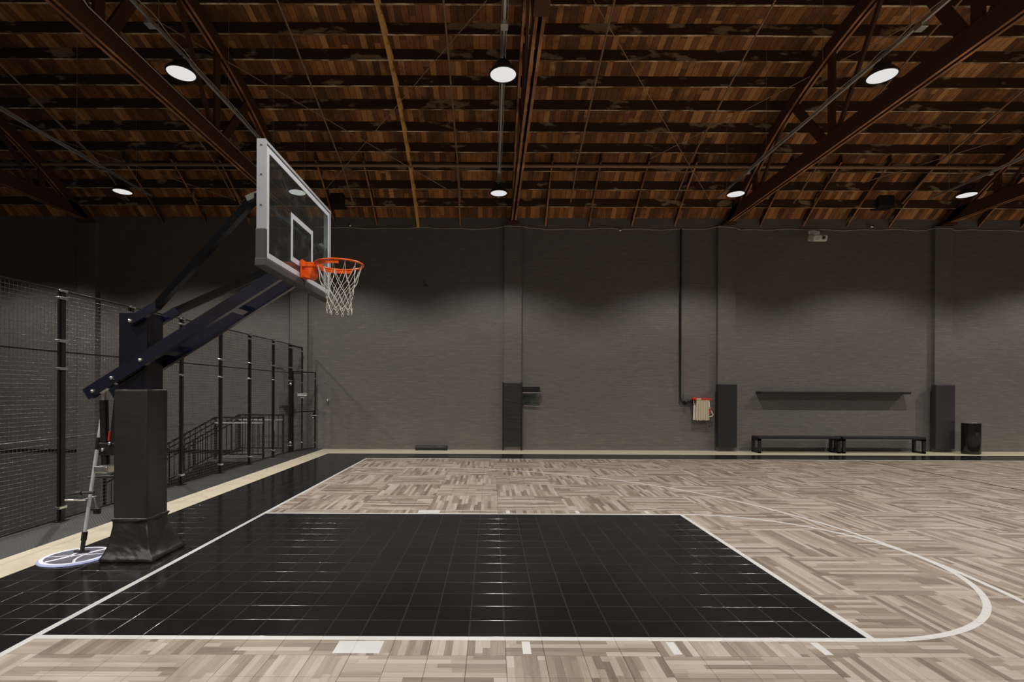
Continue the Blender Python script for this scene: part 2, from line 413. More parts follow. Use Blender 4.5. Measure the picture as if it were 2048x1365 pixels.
# ================================================================== FLOOR
T, X0, Y0 = 0.252, 0.10, 3.547
I0, I1, J0, J1 = -18, 68, -14, 41
g = MB()
EB = 0.0055
PROF = [(0.0, 0.0), (0.0022, 0.0003), (0.0040, 0.0012), (0.0050, 0.0030)]
for i in range(I0, I1):
    for j in range(J0, J1):
        x0, x1, y0, y1 = X0 + i * T, X0 + (i + 1) * T, Y0 + j * T, Y0 + (j + 1) * T
        blk = i < -13 or j >= 37 or (i < 10 and 0 <= j < 14)
        a = [(x0 + EB, y0 + EB, 0), (x1 - EB, y0 + EB, 0), (x1 - EB, y1 - EB, 0), (x0 + EB, y1 - EB, 0)]
        m = 1 if blk else 0
        g.add(a, [(0, 1, 2, 3)], False, m)
        for q in range(4):
            p0, p1 = a[q], a[(q + 1) % 4]; ox, oy = ((0, -1), (1, 0), (0, 1), (-1, 0))[q]
            sx, sy = (p1[0] > p0[0]) - (p1[0] < p0[0]), (p1[1] > p0[1]) - (p1[1] < p0[1])
            vs = []
            for e, dz in PROF: vs += [(p0[0] + ox * e - sx * e, p0[1] + oy * e - sy * e, -dz), (p1[0] + ox * e + sx * e, p1[1] + oy * e + sy * e, -dz)]
            g.add(vs, [(2 * r, 2 * r + 2, 2 * r + 3, 2 * r + 1) for r in range(len(PROF) - 1)], True, 3 if blk else 0)
# plain continuation of the court out of view, and the slab under the tiles
XL, XR, YB, YT = X0 + I0 * T, X0 + I1 * T, Y0 + J0 * T, Y0 + J1 * T
g.box(XL, XR, -3.2, YB, -0.02, 0.0, 0); g.box(XR, 25.0, -3.2, YT, -0.02, 0.0, 0)
g.box(XL, XR, YB, YT, -0.30, -0.0045, 2)
floor = g.build('floor', ['parquet', 'black', 'subfloor', 'blackedge'], at=(0, 0, 0), fix=False)
struct(floor, 'indoor court floor of grey-brown parquet tiles with glossy black key and border', 'floor')
# concrete border (back and left)
g = MB(); g.box(-4.915, 25.0, YT, 14.92, -0.3, 0.0); g.box(-4.915, XL, -3.2, YT, -0.3, 0.0)
g.build('concrete_border', 'concrete', floor, label='bare pale concrete strip along the walls and fence')
g = MB(); g.prism([(-5.52, -0.3), (-5.52, 0.045), (-5.30, 0.045), (-4.95, 0.002), (-4.916, 0.0), (-4.916, -0.3)], -3.2, 14.9, 'y')
g.build('tread_plate_ramp', 'plate', floor, label='dark tread plate strip below the fence')
# painted lines
LZ0, LZ1, LW = -0.001, 0.0006, 0.052
def line(name, fn, mat='line', label=None):
    g = MB(); fn(g); return g.build(name, mat, floor, label=label)
def strip(pts_in, pts_out, LZ1=0.0006):
    def f(g):
        n = len(pts_in); vs = [(x, y, LZ1) for x, y in pts_in] + [(x, y, LZ1) for x, y in pts_out]
        g.add(vs, [(i, i + 1, n + i + 1, n + i) for i in range(n - 1)])
    return f
BX = X0 - 13 * T       # baseline
line('baseline_stripe', lambda g: g.box(BX, BX + 0.052, -2.9, Y0 + 37 * T + LW, LZ0, LZ1))
line('sideline_stripe', lambda g: g.box(BX + 0.052, 24.9, Y0 + 37 * T, Y0 + 37 * T + LW, LZ0, LZ1))
FX = X0 + 10 * T
line('lane_stripe', lambda g: g.box(BX + 0.052, FX, Y0 - LW, Y0, LZ0, LZ1))
line('lane_stripe', lambda g: g.box(BX + 0.052, FX, Y0 + 14 * T, Y0 + 14 * T + LW, LZ0, LZ1))
line('free_throw_stripe', lambda g: g.box(FX, FX + LW, Y0 - LW, Y0 + 14 * T + LW, LZ0, LZ1))
cyk = Y0 + 7 * T
def arc(cx, cy, r0, r1, a0, a1, n=96):
    A = [a0 + (a1 - a0) * k / n for k in range(n + 1)]
    return [(cx + r0 * math.cos(a), cy + r0 * math.sin(a)) for a in A], [(cx + r1 * math.cos(a), cy + r1 * math.sin(a)) for a in A]
RC = 14 * T / 2 + LW
line('free_throw_circle_stripe', strip(*arc(FX + LW, cyk, RC - LW, RC, -PI / 2, PI / 2), 0.0009))
bx, R3 = -1.57, 6.07
def three(g):
    strip(*arc(bx, cyk, R3 - LW, R3, -PI / 2, PI / 2, 128))(g)
    g.box(BX + 0.052, bx, cyk + R3 - LW, cyk + R3, LZ0, LZ1)
line('three_point_stripe', three)
line('half_court_stripe', lambda g: g.box(9.33, 9.38, -2.9, Y0 + 37 * T, LZ0, LZ1), 'matblack', 'black half court stripe')
for yb, sgn in ((Y0 - LW - 0.014, -1), (Y0 + 14 * T + LW + 0.014, 1)):
    ya, yc = sorted((yb, yb + sgn * 0.165))
    line('lane_block', lambda g: g.box(-1.03, -0.725, ya, yc, LZ0, LZ1))
    for xm in (0.212, 1.195, 2.178):
        line('lane_tick', lambda g: g.box(xm, xm + 0.055, ya, yc, LZ0, LZ1))

# ================================================================== WALLS
YW = 14.90
wall = MB().box(-16.7, 25.2, YW, YW + 0.3, -3.0, 7.3).build('wall_back', 'brick', at=(0, 0, 0))
struct(wall, 'dark grey painted brick back wall', 'wall')
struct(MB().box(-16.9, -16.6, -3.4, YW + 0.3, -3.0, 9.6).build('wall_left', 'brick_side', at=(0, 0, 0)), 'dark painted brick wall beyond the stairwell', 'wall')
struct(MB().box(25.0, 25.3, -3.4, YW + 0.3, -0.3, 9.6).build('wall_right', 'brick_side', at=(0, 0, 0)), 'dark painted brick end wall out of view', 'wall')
struct(MB().box(-16.9, 25.3, -3.5, -3.2, -3.0, 9.6).build('wall_front', 'brick', at=(0, 0, 0)), 'dark painted brick wall behind the viewer', 'wall')
struct(MB().box(-16.7, -5.5, -3.3, YW + 0.1, -3.1, -2.75).build('floor_lower', 'pitfloor', at=(0, 0, 0)), 'grey lower floor beyond the fence', 'floor')
struct(MB().box(-5.52, -5.40, -3.2, YW, -3.0, -0.31).build('wall_retaining', 'greybox', at=(0, 0, 0)), 'retaining wall below the fence', 'wall')
g = MB(); g.box(-4.9, 25.0, YW - 0.018, YW + 0.01, 0.0, 0.135)
struct(g.build('baseboard_back', 'brick', at=(0, 0, 0)), 'dark painted skirting along the back wall', 'baseboard')
g = MB(); g.box(-16.6, -5.5, YW - 0.03, YW + 0.01, -0.10, -0.03)
struct(g.build('trim_1', 'blackmetal', at=(0, 0, 0)), 'black ledge strip on the wall beyond the fence', 'trim')
PX = {-11.75: 2, -5.60: 3, 0.615: 4, 6.81: 5, 13.10: 6, 19.45: 7}
PILN = ['beyond the stairwell', 'behind the fence gate', 'left of the small black wall box', 'beside the fire hose', 'between the benches and the trash bin', 'outside the view']
for (x, n), w in zip(PX.items(), PILN):
    g = MB(); g.box(x - 0.255, x + 0.255, YW - 0.12, YW + 0.05, -3.0 if x < -5 else 0.0, 6.55)
    struct(g.build('pilaster', 'brick', at=(0, 0, 0)), 'dark brick pilaster ' + w, 'pilaster')

# ================================================================== CEILING
ys = [-3.2 + (15.15 + 3.2) * k / 72 for k in range(73)]
g = MB(); n = len(ys)
vs = [(x, y, zdeck(y) + d) for d in (0, 0.05) for y in ys for x in (-16.8, 25.2)]
fs = [(2 * i, 2 * i + 1, 2 * i + 3, 2 * i + 2) for i in range(n - 1)] + [(2 * n + 2 * i, 2 * n + 2 * i + 2, 2 * n + 2 * i + 3, 2 * n + 2 * i + 1) for i in range(n - 1)]
g.add(vs, fs, True)
ceil = g.build('ceiling', 'deck', at=(0, 0, 0), fix=False)
struct(ceil, 'old bowed timber roof of narrow brown boards on long purlins', 'ceiling')
rr = [0.3619, 0.3961, 0.4321, 0.4688, 0.5090, 0.5520, 0.5979, 0.6486, 0.6989, 0.7582]
PY = []
for r in rr:
    lo, hi = 5.0, 14.9
    for _ in range(60):
        m = (lo + hi) / 2
        if H + r * m > zpur(m): hi = m
        else: lo = m
    PY.append(lo)
y = PY[-1] - 0.6
while y > -2.6: PY.append(y); y -= 0.6
for y in PY:
    s = (zpur(y - 0.05) - zpur(y + 0.05)) / 0.1
    g = MB(); segs = 42; rnd = random.Random(int(y * 100))
    prev = None
    # slightly uneven lower edge
    vs = []; fs = []
    for k in range(segs + 1):
        x = -16.6 + 41.6 * k / segs; dz = rnd.uniform(-0.006, 0.006)
        for (dy, z) in ((-0.024, zpur(y) + dz), (0.024, zpur(y) + dz), (0.024, zdeck(y) + 0.01), (-0.024, zdeck(y) + 0.01)): vs.append((x, y + dy, z))
    for k in range(segs):
        a, b = 4 * k, 4 * k + 4
        for q in range(4): fs.append((a + q, a + (q + 1) % 4, b + (q + 1) % 4, b + q))
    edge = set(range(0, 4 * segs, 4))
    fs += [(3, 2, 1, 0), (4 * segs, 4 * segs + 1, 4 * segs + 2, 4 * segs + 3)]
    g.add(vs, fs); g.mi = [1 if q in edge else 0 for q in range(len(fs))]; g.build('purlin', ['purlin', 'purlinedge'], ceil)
def along_roof(g, x, y0, y1, t, top, bot, n=8, edge=False):
    """board of thickness t standing under the roof, following its bow"""
    poly = [(y0 + (y1 - y0) * k / n) for k in range(n + 1)]
    g.prism([(q, top(q)) for q in poly] + [(q, bot(q)) for q in reversed(poly)], x - t / 2, x + t / 2, 'x')
    if edge:
        for q in range(n): g.mi[-1 - q - 1] = 1
for x in (-9.6, -8.35, -7.1, -4.60, -3.37, -0.93, 1.56, 2.83, 4.08, 5.33, 7.83, 9.08, 10.36, 11.6, 14.2, 15.45):
    g = MB(); along_roof(g, x, 13.25, 14.9, 0.042, lambda q: zdeck(q) + 0.01, lambda q: zpur(q) - 0.01, 8, True)
    g.build('rafter_tail', ['purlin', 'trussedge'], ceil)

# ================================================================== TRUSSES
TW = {-11.75: 'timber bowstring truss farthest left, over the stairwell', -5.57: 'timber bowstring truss above the fence gate and the hoop',
      0.62: 'timber bowstring truss rising straight up the middle of the view', 6.85: 'timber bowstring truss above the fire hose, its web fully in view',
      13.18: 'timber bowstring truss at the far right, above the trash bin'}
def truss(x, label):
    t = thing('roof_truss', (x, YW, 6.61), label, 'roof truss', 'bowstring roof trusses')
    g = MB()
    for sx in (-0.05, 0.05): g.box(x + sx - 0.024, x + sx + 0.024, -2.9, 14.88, 6.61, 6.94); g.mi[-6] = 1
    g.build('bottom_chord', ['truss', 'trussedge'], t)
    g = MB()
    for sx in (-0.05, 0.05): along_roof(g, x + sx, -2.6, 14.75, 0.048, lambda q: zchord(q) + 0.30, lambda q: max(zchord(q), 6.60), 40, True)
    g.build('top_chord', ['truss', 'trussedge'], t)
    zt = lambda q: zchord(q) + 0.15
    for b in (13.3, 10.3, 7.2, 4.1, 1.0):
        g = MB(); g.bar((x, b, 6.7), (x, b, zt(b)), 0.05, 0.19, (0, 1, 0)); g.build('web_post', 'truss', t)
        if b < 13: g = MB(); g.bar((x, b + 0.12, 6.75), (x, b + 1.35, zt(b + 1.35)), 0.05, 0.19, (0, 1, 0)); g.build('web_diagonal', 'truss', t)
        g = MB(); g.bar((x, b - 0.10, 6.78), (x, b - 1.45, zt(b - 1.45)), 0.05, 0.09, (0, 1, 0)); g.build('web_tie', 'truss', t)
    g = MB(); g.box(x - 0.16, x + 0.16, 14.60, 14.89, 6.555, 6.61); g.build('bearing_plate', 'truss', t)
    if abs(x - 0.62) < 0.01:
        g = MB(); g.box(x - 0.10, x + 0.10, 5.2, 6.62, 6.575, 6.61); g.build('splice_plate', 'truss', t)
for x, l in TW.items(): truss(x, l)

# fresh timber strip laid under the purlins
g = MB(); xx = -2.12
along_roof(g, xx - 0.035, 6.5, 14.88, 0.075, lambda q: zpur(q) - 0.0, lambda q: zpur(q) - 0.10, 24)
k = 0
for a, b in zip(PY[:-1], PY[1:]):
    if b < 6.4: break
    g.box(xx - 0.01, xx + 0.03, b + 0.06, a - 0.05, zpur(a) - 0.02, zpur(a) + 0.05 )
tag(g.build('roof_batten', 'newtimber'), 'yellow fresh timber batten running up the underside of the brown roof', 'timber batten')

# sprinkler piping
yp = 13.22; zp = H + 0.4422 * yp
t = thing('sprinkler_piping', (0, yp, zp), 'brown sprinkler pipe along the back of the roof with branch pipes', 'sprinkler pipe')
g = MB(); g.cyl((-16.5, yp, zp), (24.8, yp, zp), 0.042, 12); g.build('main_pipe', 'pipe', t)
for xb in (-10.2, -7.2, -3.92, -0.90, 2.2, 5.1, 8.45, 11.5):
    z1 = zpur(14.35) - 0.03
    def zz(q): return min(zpur(q) - 0.02, zp + 0.06 + (13.22 - q) * 0.31) if q < 13.22 else zp + 0.06 - (q - 13.22) * 0.55
    pts = [(xb, q, zz(q)) for q in (6.0, 8.0, 10.0, 12.0, 13.22, 14.3)]
    g = MB(); g.tube(pts, 0.021, 8); g.build('branch_pipe', 'pipe', t)

# thin sway rods
RODS = [((974, 0), (640, 392), 'thin steel sway rod crossing behind the backboard lamp'), ((243, 0), (912, 389), 'thin steel sway rod sloping down to the right above the backboard'),
        ((1187, 0), (1420, 402), 'thin steel sway rod right of the middle truss, steep'), ((1878, 20), (1300, 318), 'thin steel sway rod passing behind the near right lamp'),
        ((2046, 266), (1725, 366), 'thin steel sway rod above the rightmost lamp'), ((2, 132), (164, 294), 'thin steel sway rod in the dark upper left corner, steep'),
        ((2, 241), (469, 400), 'thin steel sway rod in the dark left, shallow')]
for a, b, l in RODS:
    g = MB(); g.cyl(roofhit(*a, 0.06), roofhit(*b, 0.06), 0.009, 6)
    tag(g.build('sway_rod', 'rod'), l, 'steel rod', 'roof sway rods')

# ================================================================== LAMPS
ZS, ZL = 6.56, 6.275
def make_lamp():
    t = thing('high_bay_lamp', (0, 0, 0), 'round black high bay lamp', 'ceiling lamp', 'high bay lamps hung from the lighting struts')
    g = MB(); g.lathe([(0.0, 0.0), (0.185, 0.0)], n=40); g.build('lens', 'lens', t)
    g = MB(); g.lathe([(0.187, -0.006), (0.203, -0.006), (0.205, 0.012), (0.188, 0.035), (0.150, 0.085), (0.115, 0.100), (0.110, 0.150), (0.085, 0.185), (0.0, 0.19)], n=40)
    g.lathe([(0.187, -0.006), (0.186, 0.0)], n=40)
    g.build('housing', 'housing', t)
    g = MB(); g.tube([(0, 0, 0.18), (0, 0, 0.215), (0.018, 0, 0.240), (0, 0, 0.262)], 0.009, 8); g.build('hook', 'housing', t)
    return t
def lamp_light(x, y, z, watts, cone):
    d = bpy.data.lights.new('high_bay_glow', 'SPOT'); d.energy = watts; d.shadow_soft_size = 0.09
    d.spot_size = math.radians(cone); d.spot_blend = 0.42; d.color = (1.0, 0.965, 0.92)
    o = bpy.data.objects.new('high_bay_glow', d); COL.objects.link(o); o.location = (x, y, z - 0.03)
    return o
WATT, SPREAD = 450.0, 133.0
LX = [-8.52, -4.49, 0.150, 5.61, 10.93]
LN = {(0, 11.75): 'leftmost high bay lamp, beyond the fence', (1, 11.75): 'high bay lamp seen through the backboard glass', (2, 11.75): 'middle high bay lamp of the far row, just above the back wall',
      (3, 11.75): 'high bay lamp above the fire hose, close to the big timber truss', (4, 11.75): 'rightmost high bay lamp of the far row, right of the projector',
      (1, 7.35): 'near high bay lamp up and left of the backboard', (2, 7.35): 'brightest high bay lamp, near row, in the middle of the view', (3, 7.35): 'near right high bay lamp showing its dark dome, above the projector'}
proto = make_lamp(); first = True
for i, x in enumerate(LX):
    for y in (7.35, 11.75):
        if (i, y) not in LN: continue
        o = proto if first else copy_tree(proto); first = False
        o.location = (x, y, ZL); o['label'] = LN[(i, y)]
for x in LX + [16.2, 21.5]:
    for y in (-1.45, 2.95, 7.35, 11.75):
        lamp_light(x, y, ZL, WATT, SPREAD)
lamp_light(-13.2, 11.75, ZL, WATT * 0.8, SPREAD)     # next lamp over the stairwell, out of view
# struts
SN = ['galvanised lighting strut farthest left, over the stairwell', 'galvanised lighting strut passing behind the top of the backboard', 'galvanised lighting strut in the middle, pointing straight at the viewer',
      'galvanised lighting strut crossing the big timber truss on the right', 'galvanised lighting strut at the far right edge']
for i, x in enumerate(LX):
    t = thing('lighting_strut', (x, 12.8, ZS), SN[i], 'lighting strut', 'lighting struts under the roof')
    g = MB(); g.box(x - 0.017, x + 0.017, -2.5, 12.75, ZS - 0.02, ZS + 0.022); g.build('channel', 'galv', t)
    for off, ph in ((0.038, 0.0), (-0.034, 1.3)):
        pts = []
        for k in range(60):
            yy = 3.0 + 8.9 * k / 59
            near = min(abs(yy - c) for c in (7.35, 11.75, 6.7))
            sag = 0.05 * max(0, 1 - near / 0.35)
            pts.append((x + off + 0.006 * math.sin(yy * 5 + ph), yy, ZS + 0.02 + 0.012 * math.sin(yy * 3.1 + ph) + sag))
        g = MB(); g.tube(pts, 0.007, 6); g.build('cable', 'galv', t)
    g = MB(); g.rbox(x - 0.05, x + 0.05, 6.62, 6.74, ZS - 0.085, ZS - 0.015, 0.006); g.build('junction_box', 'galv', t)
    g = MB(); g.rbox(x - 0.04, x + 0.04, 11.15, 11.23, ZS - 0.06, ZS - 0.015, 0.006); g.build('junction_box', 'galv', t)
    for yy in (6.85, 8.67, 10.45, 12.2):
        g = MB(); g.cyl((x, yy, ZS), (x, yy, zpur(yy) + 0.1), 0.0042, 5); g.build('hanger_wire', 'wire', t)
# white line bundle on the left truss chord
p = [P(120, -8, 6.2) + Vector((0, 0, 0)), P(153, 24, 6.85), P(167, 46, 6.95), P(300, 142, 8.3), P(500, 327, 11.9)]
p = [Vector((-5.44, 5.9, 6.98)), Vector((-5.44, 6.55, 6.98)), Vector((-5.44, 6.85, 6.86)), Vector((-5.44, 9.0, 6.86)), Vector((-5.44, 14.6, 6.86))]
g = MB(); g.tube(p, 0.012, 6)
tag(g.build('electrical_conduit', 'galv'), 'thin bright conduit clipped along the side of the left timber truss', 'conduit')

# ================================================================== BASKETBALL HOOP
YC = 5.31
hoop = thing('basketball_hoop', (-3.64, YC, 0), 'navy and black basketball hoop with glass backboard, orange rim and padded post', 'basketball hoop')
# mast
g = MB(); g.rbox(-3.79, -3.50, 5.18, 5.44, 0.02, 2.50, 0.012); g.build('mast', 'mastpaint', hoop)
g = MB(); g.rbox(-3.80, -3.46, 5.125, 5.46, 0.36, 1.715, 0.02, 3); g.build('post_pad', 'pad', hoop)
# flared skirt
def skirt():
    bm = bmesh.new(); rings = []
    lv = [(0.42, 0.0), (0.40, 0.012), (0.37, -0.004), (0.33, 0.004), (0.24, 0.028), (0.14, 0.052), (0.07, 0.085), (0.035, 0.118), (0.012, 0.120), (0.0, 0.112)]
    N = 48; rnd = random.Random(3)
    x0, x1, y0, y1 = -3.80, -3.46, 5.125, 5.46
    for li, (z, e) in enumerate(lv):
        ring = []
        for k in range(N):
            s = k / N * 4; q = int(s); f = s - q
            cs = [(x0, y0), (x1, y0), (x1, y1), (x0, y1)]
            a, b = cs[q], cs[(q + 1) % 4]
            px, py = a[0] + (b[0] - a[0]) * f, a[1] + (b[1] - a[1]) * f
            cx, cy = (x0 + x1) / 2, (y0 + y1) / 2
            ex = e * (1 if px > cx + 0.1 else (-0.45 if px < cx - 0.1 else (px - cx) / 0.17))
            ey = e * max(-1, min(1, (py - cy) / 0.165))
            w = 0.004 * math.sin(k * 0.8 + li * 1.1) + rnd.uniform(-0.0015, 0.0015)
            fo = 1.0 if 0 < li < 8 else 0.3
            ring.append(bm.verts.new((px + ex + w * fo * (px - cx) / 0.17, py + ey * 0.9 + w * fo * (py - cy) / 0.17, z + (0.008 * math.sin(k * 0.55 + 1) if 0 < li < 7 else 0))))
        rings.append(ring)
    for a, b in zip(rings[:-1], rings[1:]):
        for k in range(N): bm.faces.new((a[k], a[(k + 1) % N], b[(k + 1) % N], b[k]))
    bm.faces.new(rings[0]); bm.faces.new(rings[-1])
    bmesh.ops.subdivide_edges(bm, edges=list(bm.edges), cuts=1, smooth=0.6, use_grid_fill=True)
    return MB().bm(bm, True)
skirt().build('base_skirt', 'padskirt', hoop, label='creased flaring black vinyl skirt at the foot of the post')
# main arms (two parallel beams)
tail_t, tip_t = Vector((-4.10, 0, 1.709)), Vector((-2.06, 0, 1.709 + 2.04 * 0.634))
d = (tip_t - tail_t).normalized(); nrm = Vector((-d.z, 0, d.x)) if False else Vector((d.z, 0, -d.x))
for yb in (5.135, 5.485):
    a = tail_t + nrm * 0.06; b = tip_t + nrm * 0.06
    g = MB(); g.bar((a.x, yb, a.z), (b.x, yb, b.z), 0.055, 0.12); o = g.build('main_arm', 'hoop', hoop)
    for q in (0.02, 0.40, 0.70):
        c = lerp(a, b, 0.022 + q * 0.27 if q < 0.5 else 0.27)
        s = -1 if yb < YC else 1
        g = MB(); g.lathe([(0.0, s * 0.022), (0.012, s * 0.022), (0.02, s * 0.012), (0.02, 0)], (c.x + 0.02 * (q < .1), yb + s * 0.0275, c.z), 6, 'y'); g.build('bolt', 'steel', o)
for q in (0.36, 0.70):
    c = lerp(tail_t, tip_t, q) + nrm * 0.06
    g = MB(); g.bar((c.x, 5.16, c.z), (c.x, 5.46, c.z), 0.09, 0.07, (d.x, 0, d.z)); g.build('cross_brace', 'hoop', hoop)
# upper braces
for yb, ye, elx, elz, ex, ez in ((5.145, 4.50, -3.365, 2.565, -2.085, 3.42), (5.475, 6.12, -3.365, 2.565, -2.085, 3.42)):
    p0 = Vector((-3.66, yb, 2.39)); p1 = Vector((elx, yb, elz)); p2 = Vector((ex, ye, ez))
    g = MB(); g.bar(p0, p1, 0.05, 0.085); o = g.build('upper_brace', 'hoop', hoop)
    g = MB(); g.bar(p1 + (p0 - p1).normalized() * 0.012, p2, 0.048, 0.083); g.build('brace_tube', 'hoopdark', o)
    s = -1 if yb < YC else 1
    g = MB(); g.lathe([(0.0, s * 0.022), (0.012, s * 0.022), (0.02, s * 0.012), (0.02, 0)], (p0.x + 0.03, yb + s * 0.025, p0.z + 0.012), 6, 'y'); g.build('bolt', 'steel', o)
    g = MB(); g.bar(p2 + Vector((-0.07, 0, -0.03)), p2 + Vector((0.06, 0, 0.03)), 0.07, 0.05); g.build('end_bracket', 'steel', o)
# counter actuator
g = MB(); g.cyl((-4.015, 5.31, 0.93), (-4.035, 5.31, 1.60), 0.039, 20); o = g.build('gas_spring', 'blackmetal', hoop)
g = MB(); g.cyl((-4.035, 5.31, 1.60), (-4.04, 5.31, 1.72), 0.026, 16); g.build('piston_rod', 'steel', o)
g = MB(); g.rbox(-4.05, -3.75, 5.255, 5.365, 1.03, 1.16, 0.008); g.build('mast_bracket', 'blackmetal', hoop)
g = MB(); g.bar((-3.93, 5.30, 1.10), (-3.86, 5.30, 1.78), 0.05, 0.055, (1, 0, 0)); o = g.build('link_bar', 'blackmetal', hoop)
g = MB(); g.cyl((-3.965, 5.29, 1.18), (-3.955, 5.29, 1.28), 0.012, 8); g.build('red_marker', 'red', o, label='red marker strip')
for (x, z) in ((-3.93, 1.155), (-4.0, 1.09)):
    g = MB(); g.lathe([(0.0, -0.02), (0.012, -0.02), (0.02, -0.01), (0.02, 0)], (x, 5.255, z), 8, 'y'); g.build('bolt', 'steel', hoop)
g = MB(); g.rbox(-4.10, -3.96, 5.26, 5.36, 0.845, 0.915, 0.006); g.build('gear_box', 'steel', hoop, label='steel block below the gas spring')
g = MB(); g.tube([(-4.27, 5.40, 0.775), (-4.10, 5.42, 0.785), (-4.02, 5.43, 0.78), (-3.985, 5.44, 0.74), (-3.95, 5.45, 0.60), (-3.92, 5.46, 0.52), (-3.82, 5.46, 0.50)], 0.014, 8); g.build('lift_handle', 'blackmetal', hoop)
g = MB(); g.tube([(-4.08, 5.24, 0.65), (-4.19, 5.22, 0.65)], 0.016, 10); g.tube([(-4.19, 5.22, 0.65), (-4.24, 5.21, 0.645), (-4.30, 5.20, 0.63)], 0.026, 10, r1=0.018)
o = g.build('crank_grip', 'blackmetal', hoop)
g = MB(); g.cyl((-4.36, 5.22, 0.575), (-4.15, 5.22, 0.578), 0.009, 8); g.cyl((-4.20, 5.24, 0.575), (-4.20, 5.42, 0.575), 0.008, 8); g.cyl((-4.22, 5.42, 0.575), (-4.19, 5.42, 0.44), 0.008, 8); g.build('crank_lever', 'steel', o)
g = MB(); g.rbox(-4.22, -4.16, 5.40, 5.45, 0.385, 0.45, 0.01); g.build('lever_knob', 'blackmetal', o)
# backboard
BF, BB, BY0, BY1, BZ0, BZ1 = -1.965, -2.045, 4.42, 6.22, 2.83, 3.895
g = MB(); w = 0.03
g.rbox(BB, BF, BY0, BY0 + w, BZ0, BZ1, 0.004); g.rbox(BB, BF, BY1 - w, BY1, BZ0, BZ1, 0.004); g.rbox(BB + 0.001, BF - 0.001, BY0 + w - 0.006, BY1 - w + 0.006, BZ1 - w, BZ1 - 0.001, 0.004); g.rbox(BB + 0.001, BF - 0.001, BY0 + w - 0.006, BY1 - w + 0.006, BZ0 + 0.001, BZ0 + w, 0.004)
bfr = g.build('backboard_frame', 'white', hoop, label='white backboard frame')
for z in (3.84, 3.585, 3.32, 3.09):
    g = MB(); g.lathe([(0.0, -0.006), (0.006, -0.006), (0.009, -0.002), (0.009, 0.002)], (-2.005, BY0, z), 10, 'y'); g.build('screw', 'greybox', bfr)
g = MB(); g.box(BF - 0.022, BF - 0.010, BY0 + w, BY1 - w, BZ0 + w, BZ1 - w)
gl = g.build('backboard_glass', 'glass', hoop, label='clear smudged glass pane')
xs0, xs1 = BF - 0.0098, BF - 0.0078
def rect(g, y0, y1, z0, z1, t):
    g.box(xs0, xs1, y0, y0 + t, z0, z1); g.box(xs0, xs1, y1 - t, y1, z0, z1); g.box(xs0, xs1, y0 + t, y1 - t, z1 - t, z1); g.box(xs0, xs1, y0 + t, y1 - t, z0, z0 + t)
g = MB(); rect(g, BY0 + 0.042, BY1 - 0.042, BZ0 + 0.042, BZ1 - 0.042, 0.050); g.build('border_stripe', 'whitestripe', gl)
g = MB(); rect(g, YC - 0.305, YC + 0.305, 2.985, 3.46, 0.050); g.build('target_square', 'whitestripe', gl)
g = MB(); pr = 0.007
g.rbox(BB - pr, BF + pr, BY0 - pr, BY0 + 0.028, BZ0 - 0.01, 3.118, 0.012, 3); g.rbox(BB - pr, BF + pr, BY1 - 0.028, BY1 + pr, BZ0 - 0.01, 3.118, 0.012, 3)
g.rbox(BB - pr - 0.003, BF + pr + 0.003, BY0 - pr - 0.003, BY1 + pr + 0.003, BZ0 - 0.046, BZ0 + 0.030, 0.012, 3)
g.build('edge_padding', 'padgrey', hoop, label='dark grey padding round the lower edge of the backboard')
# rear mounting plate behind the glass
g = MB(); g.box(BB - 0.03, BB + 0.01, YC - 0.25, YC + 0.25, 2.84, 3.02); g.box(BB - 0.035, BB + 0.005, BY0 + 0.03, BY1 - 0.03, 3.38, 3.43); g.build('rear_mount', 'hoop', hoop)
# rim
RX, RZ, RR = -1.588, 3.022, 0.240
g = MB(); g.tube([(RX + RR * math.cos(2 * PI * k / 64), YC + RR * math.sin(2 * PI * k / 64), RZ) for k in range(64)], 0.0105, 10, closed=True)
a = [PI * 0.42 + PI * 1.16 * k / 32 for k in range(33)]
vs = []
for q in a:
    for (r, z) in ((0.232, RZ - 0.012), (0.238, RZ - 0.012), (0.238, RZ - 0.042), (0.232, RZ - 0.042)): vs.append((RX + r * math.cos(q), YC + r * math.sin(q), z))
fs = [(4 * k + m, 4 * k + (m + 1) % 4, 4 * k + 4 + (m + 1) % 4, 4 * k + 4 + m) for k in range(32) for m in range(4)]
g.add(vs, fs)
rim = g.build('rim', 'orange', hoop, label='orange rim')
g = MB(); g.rbox(BF, BF + 0.012, YC - 0.085, YC + 0.085, 2.868, 3.05, 0.004); g.rbox(BF + 0.01, RX - 0.19, YC - 0.062, YC + 0.062, 2.984, RZ + 0.012, 0.004)
g.prism([(BF + 0.01, 2.985), (BF + 0.125, 2.985), (BF + 0.135, 2.90), (BF + 0.10, 2.862), (BF + 0.01, 2.885)], YC - 0.055, YC + 0.055, 'y')
for s in (-1, 1): g.prism([(BF + 0.012, 2.985), (BF + 0.012, 3.062), (BF + 0.05, 3.034), (BF + 0.05, 2.985)], YC + s * 0.070 - 0.006, YC + s * 0.070 + 0.006, 'y')
g.build('rim_bracket', 'orange', rim)
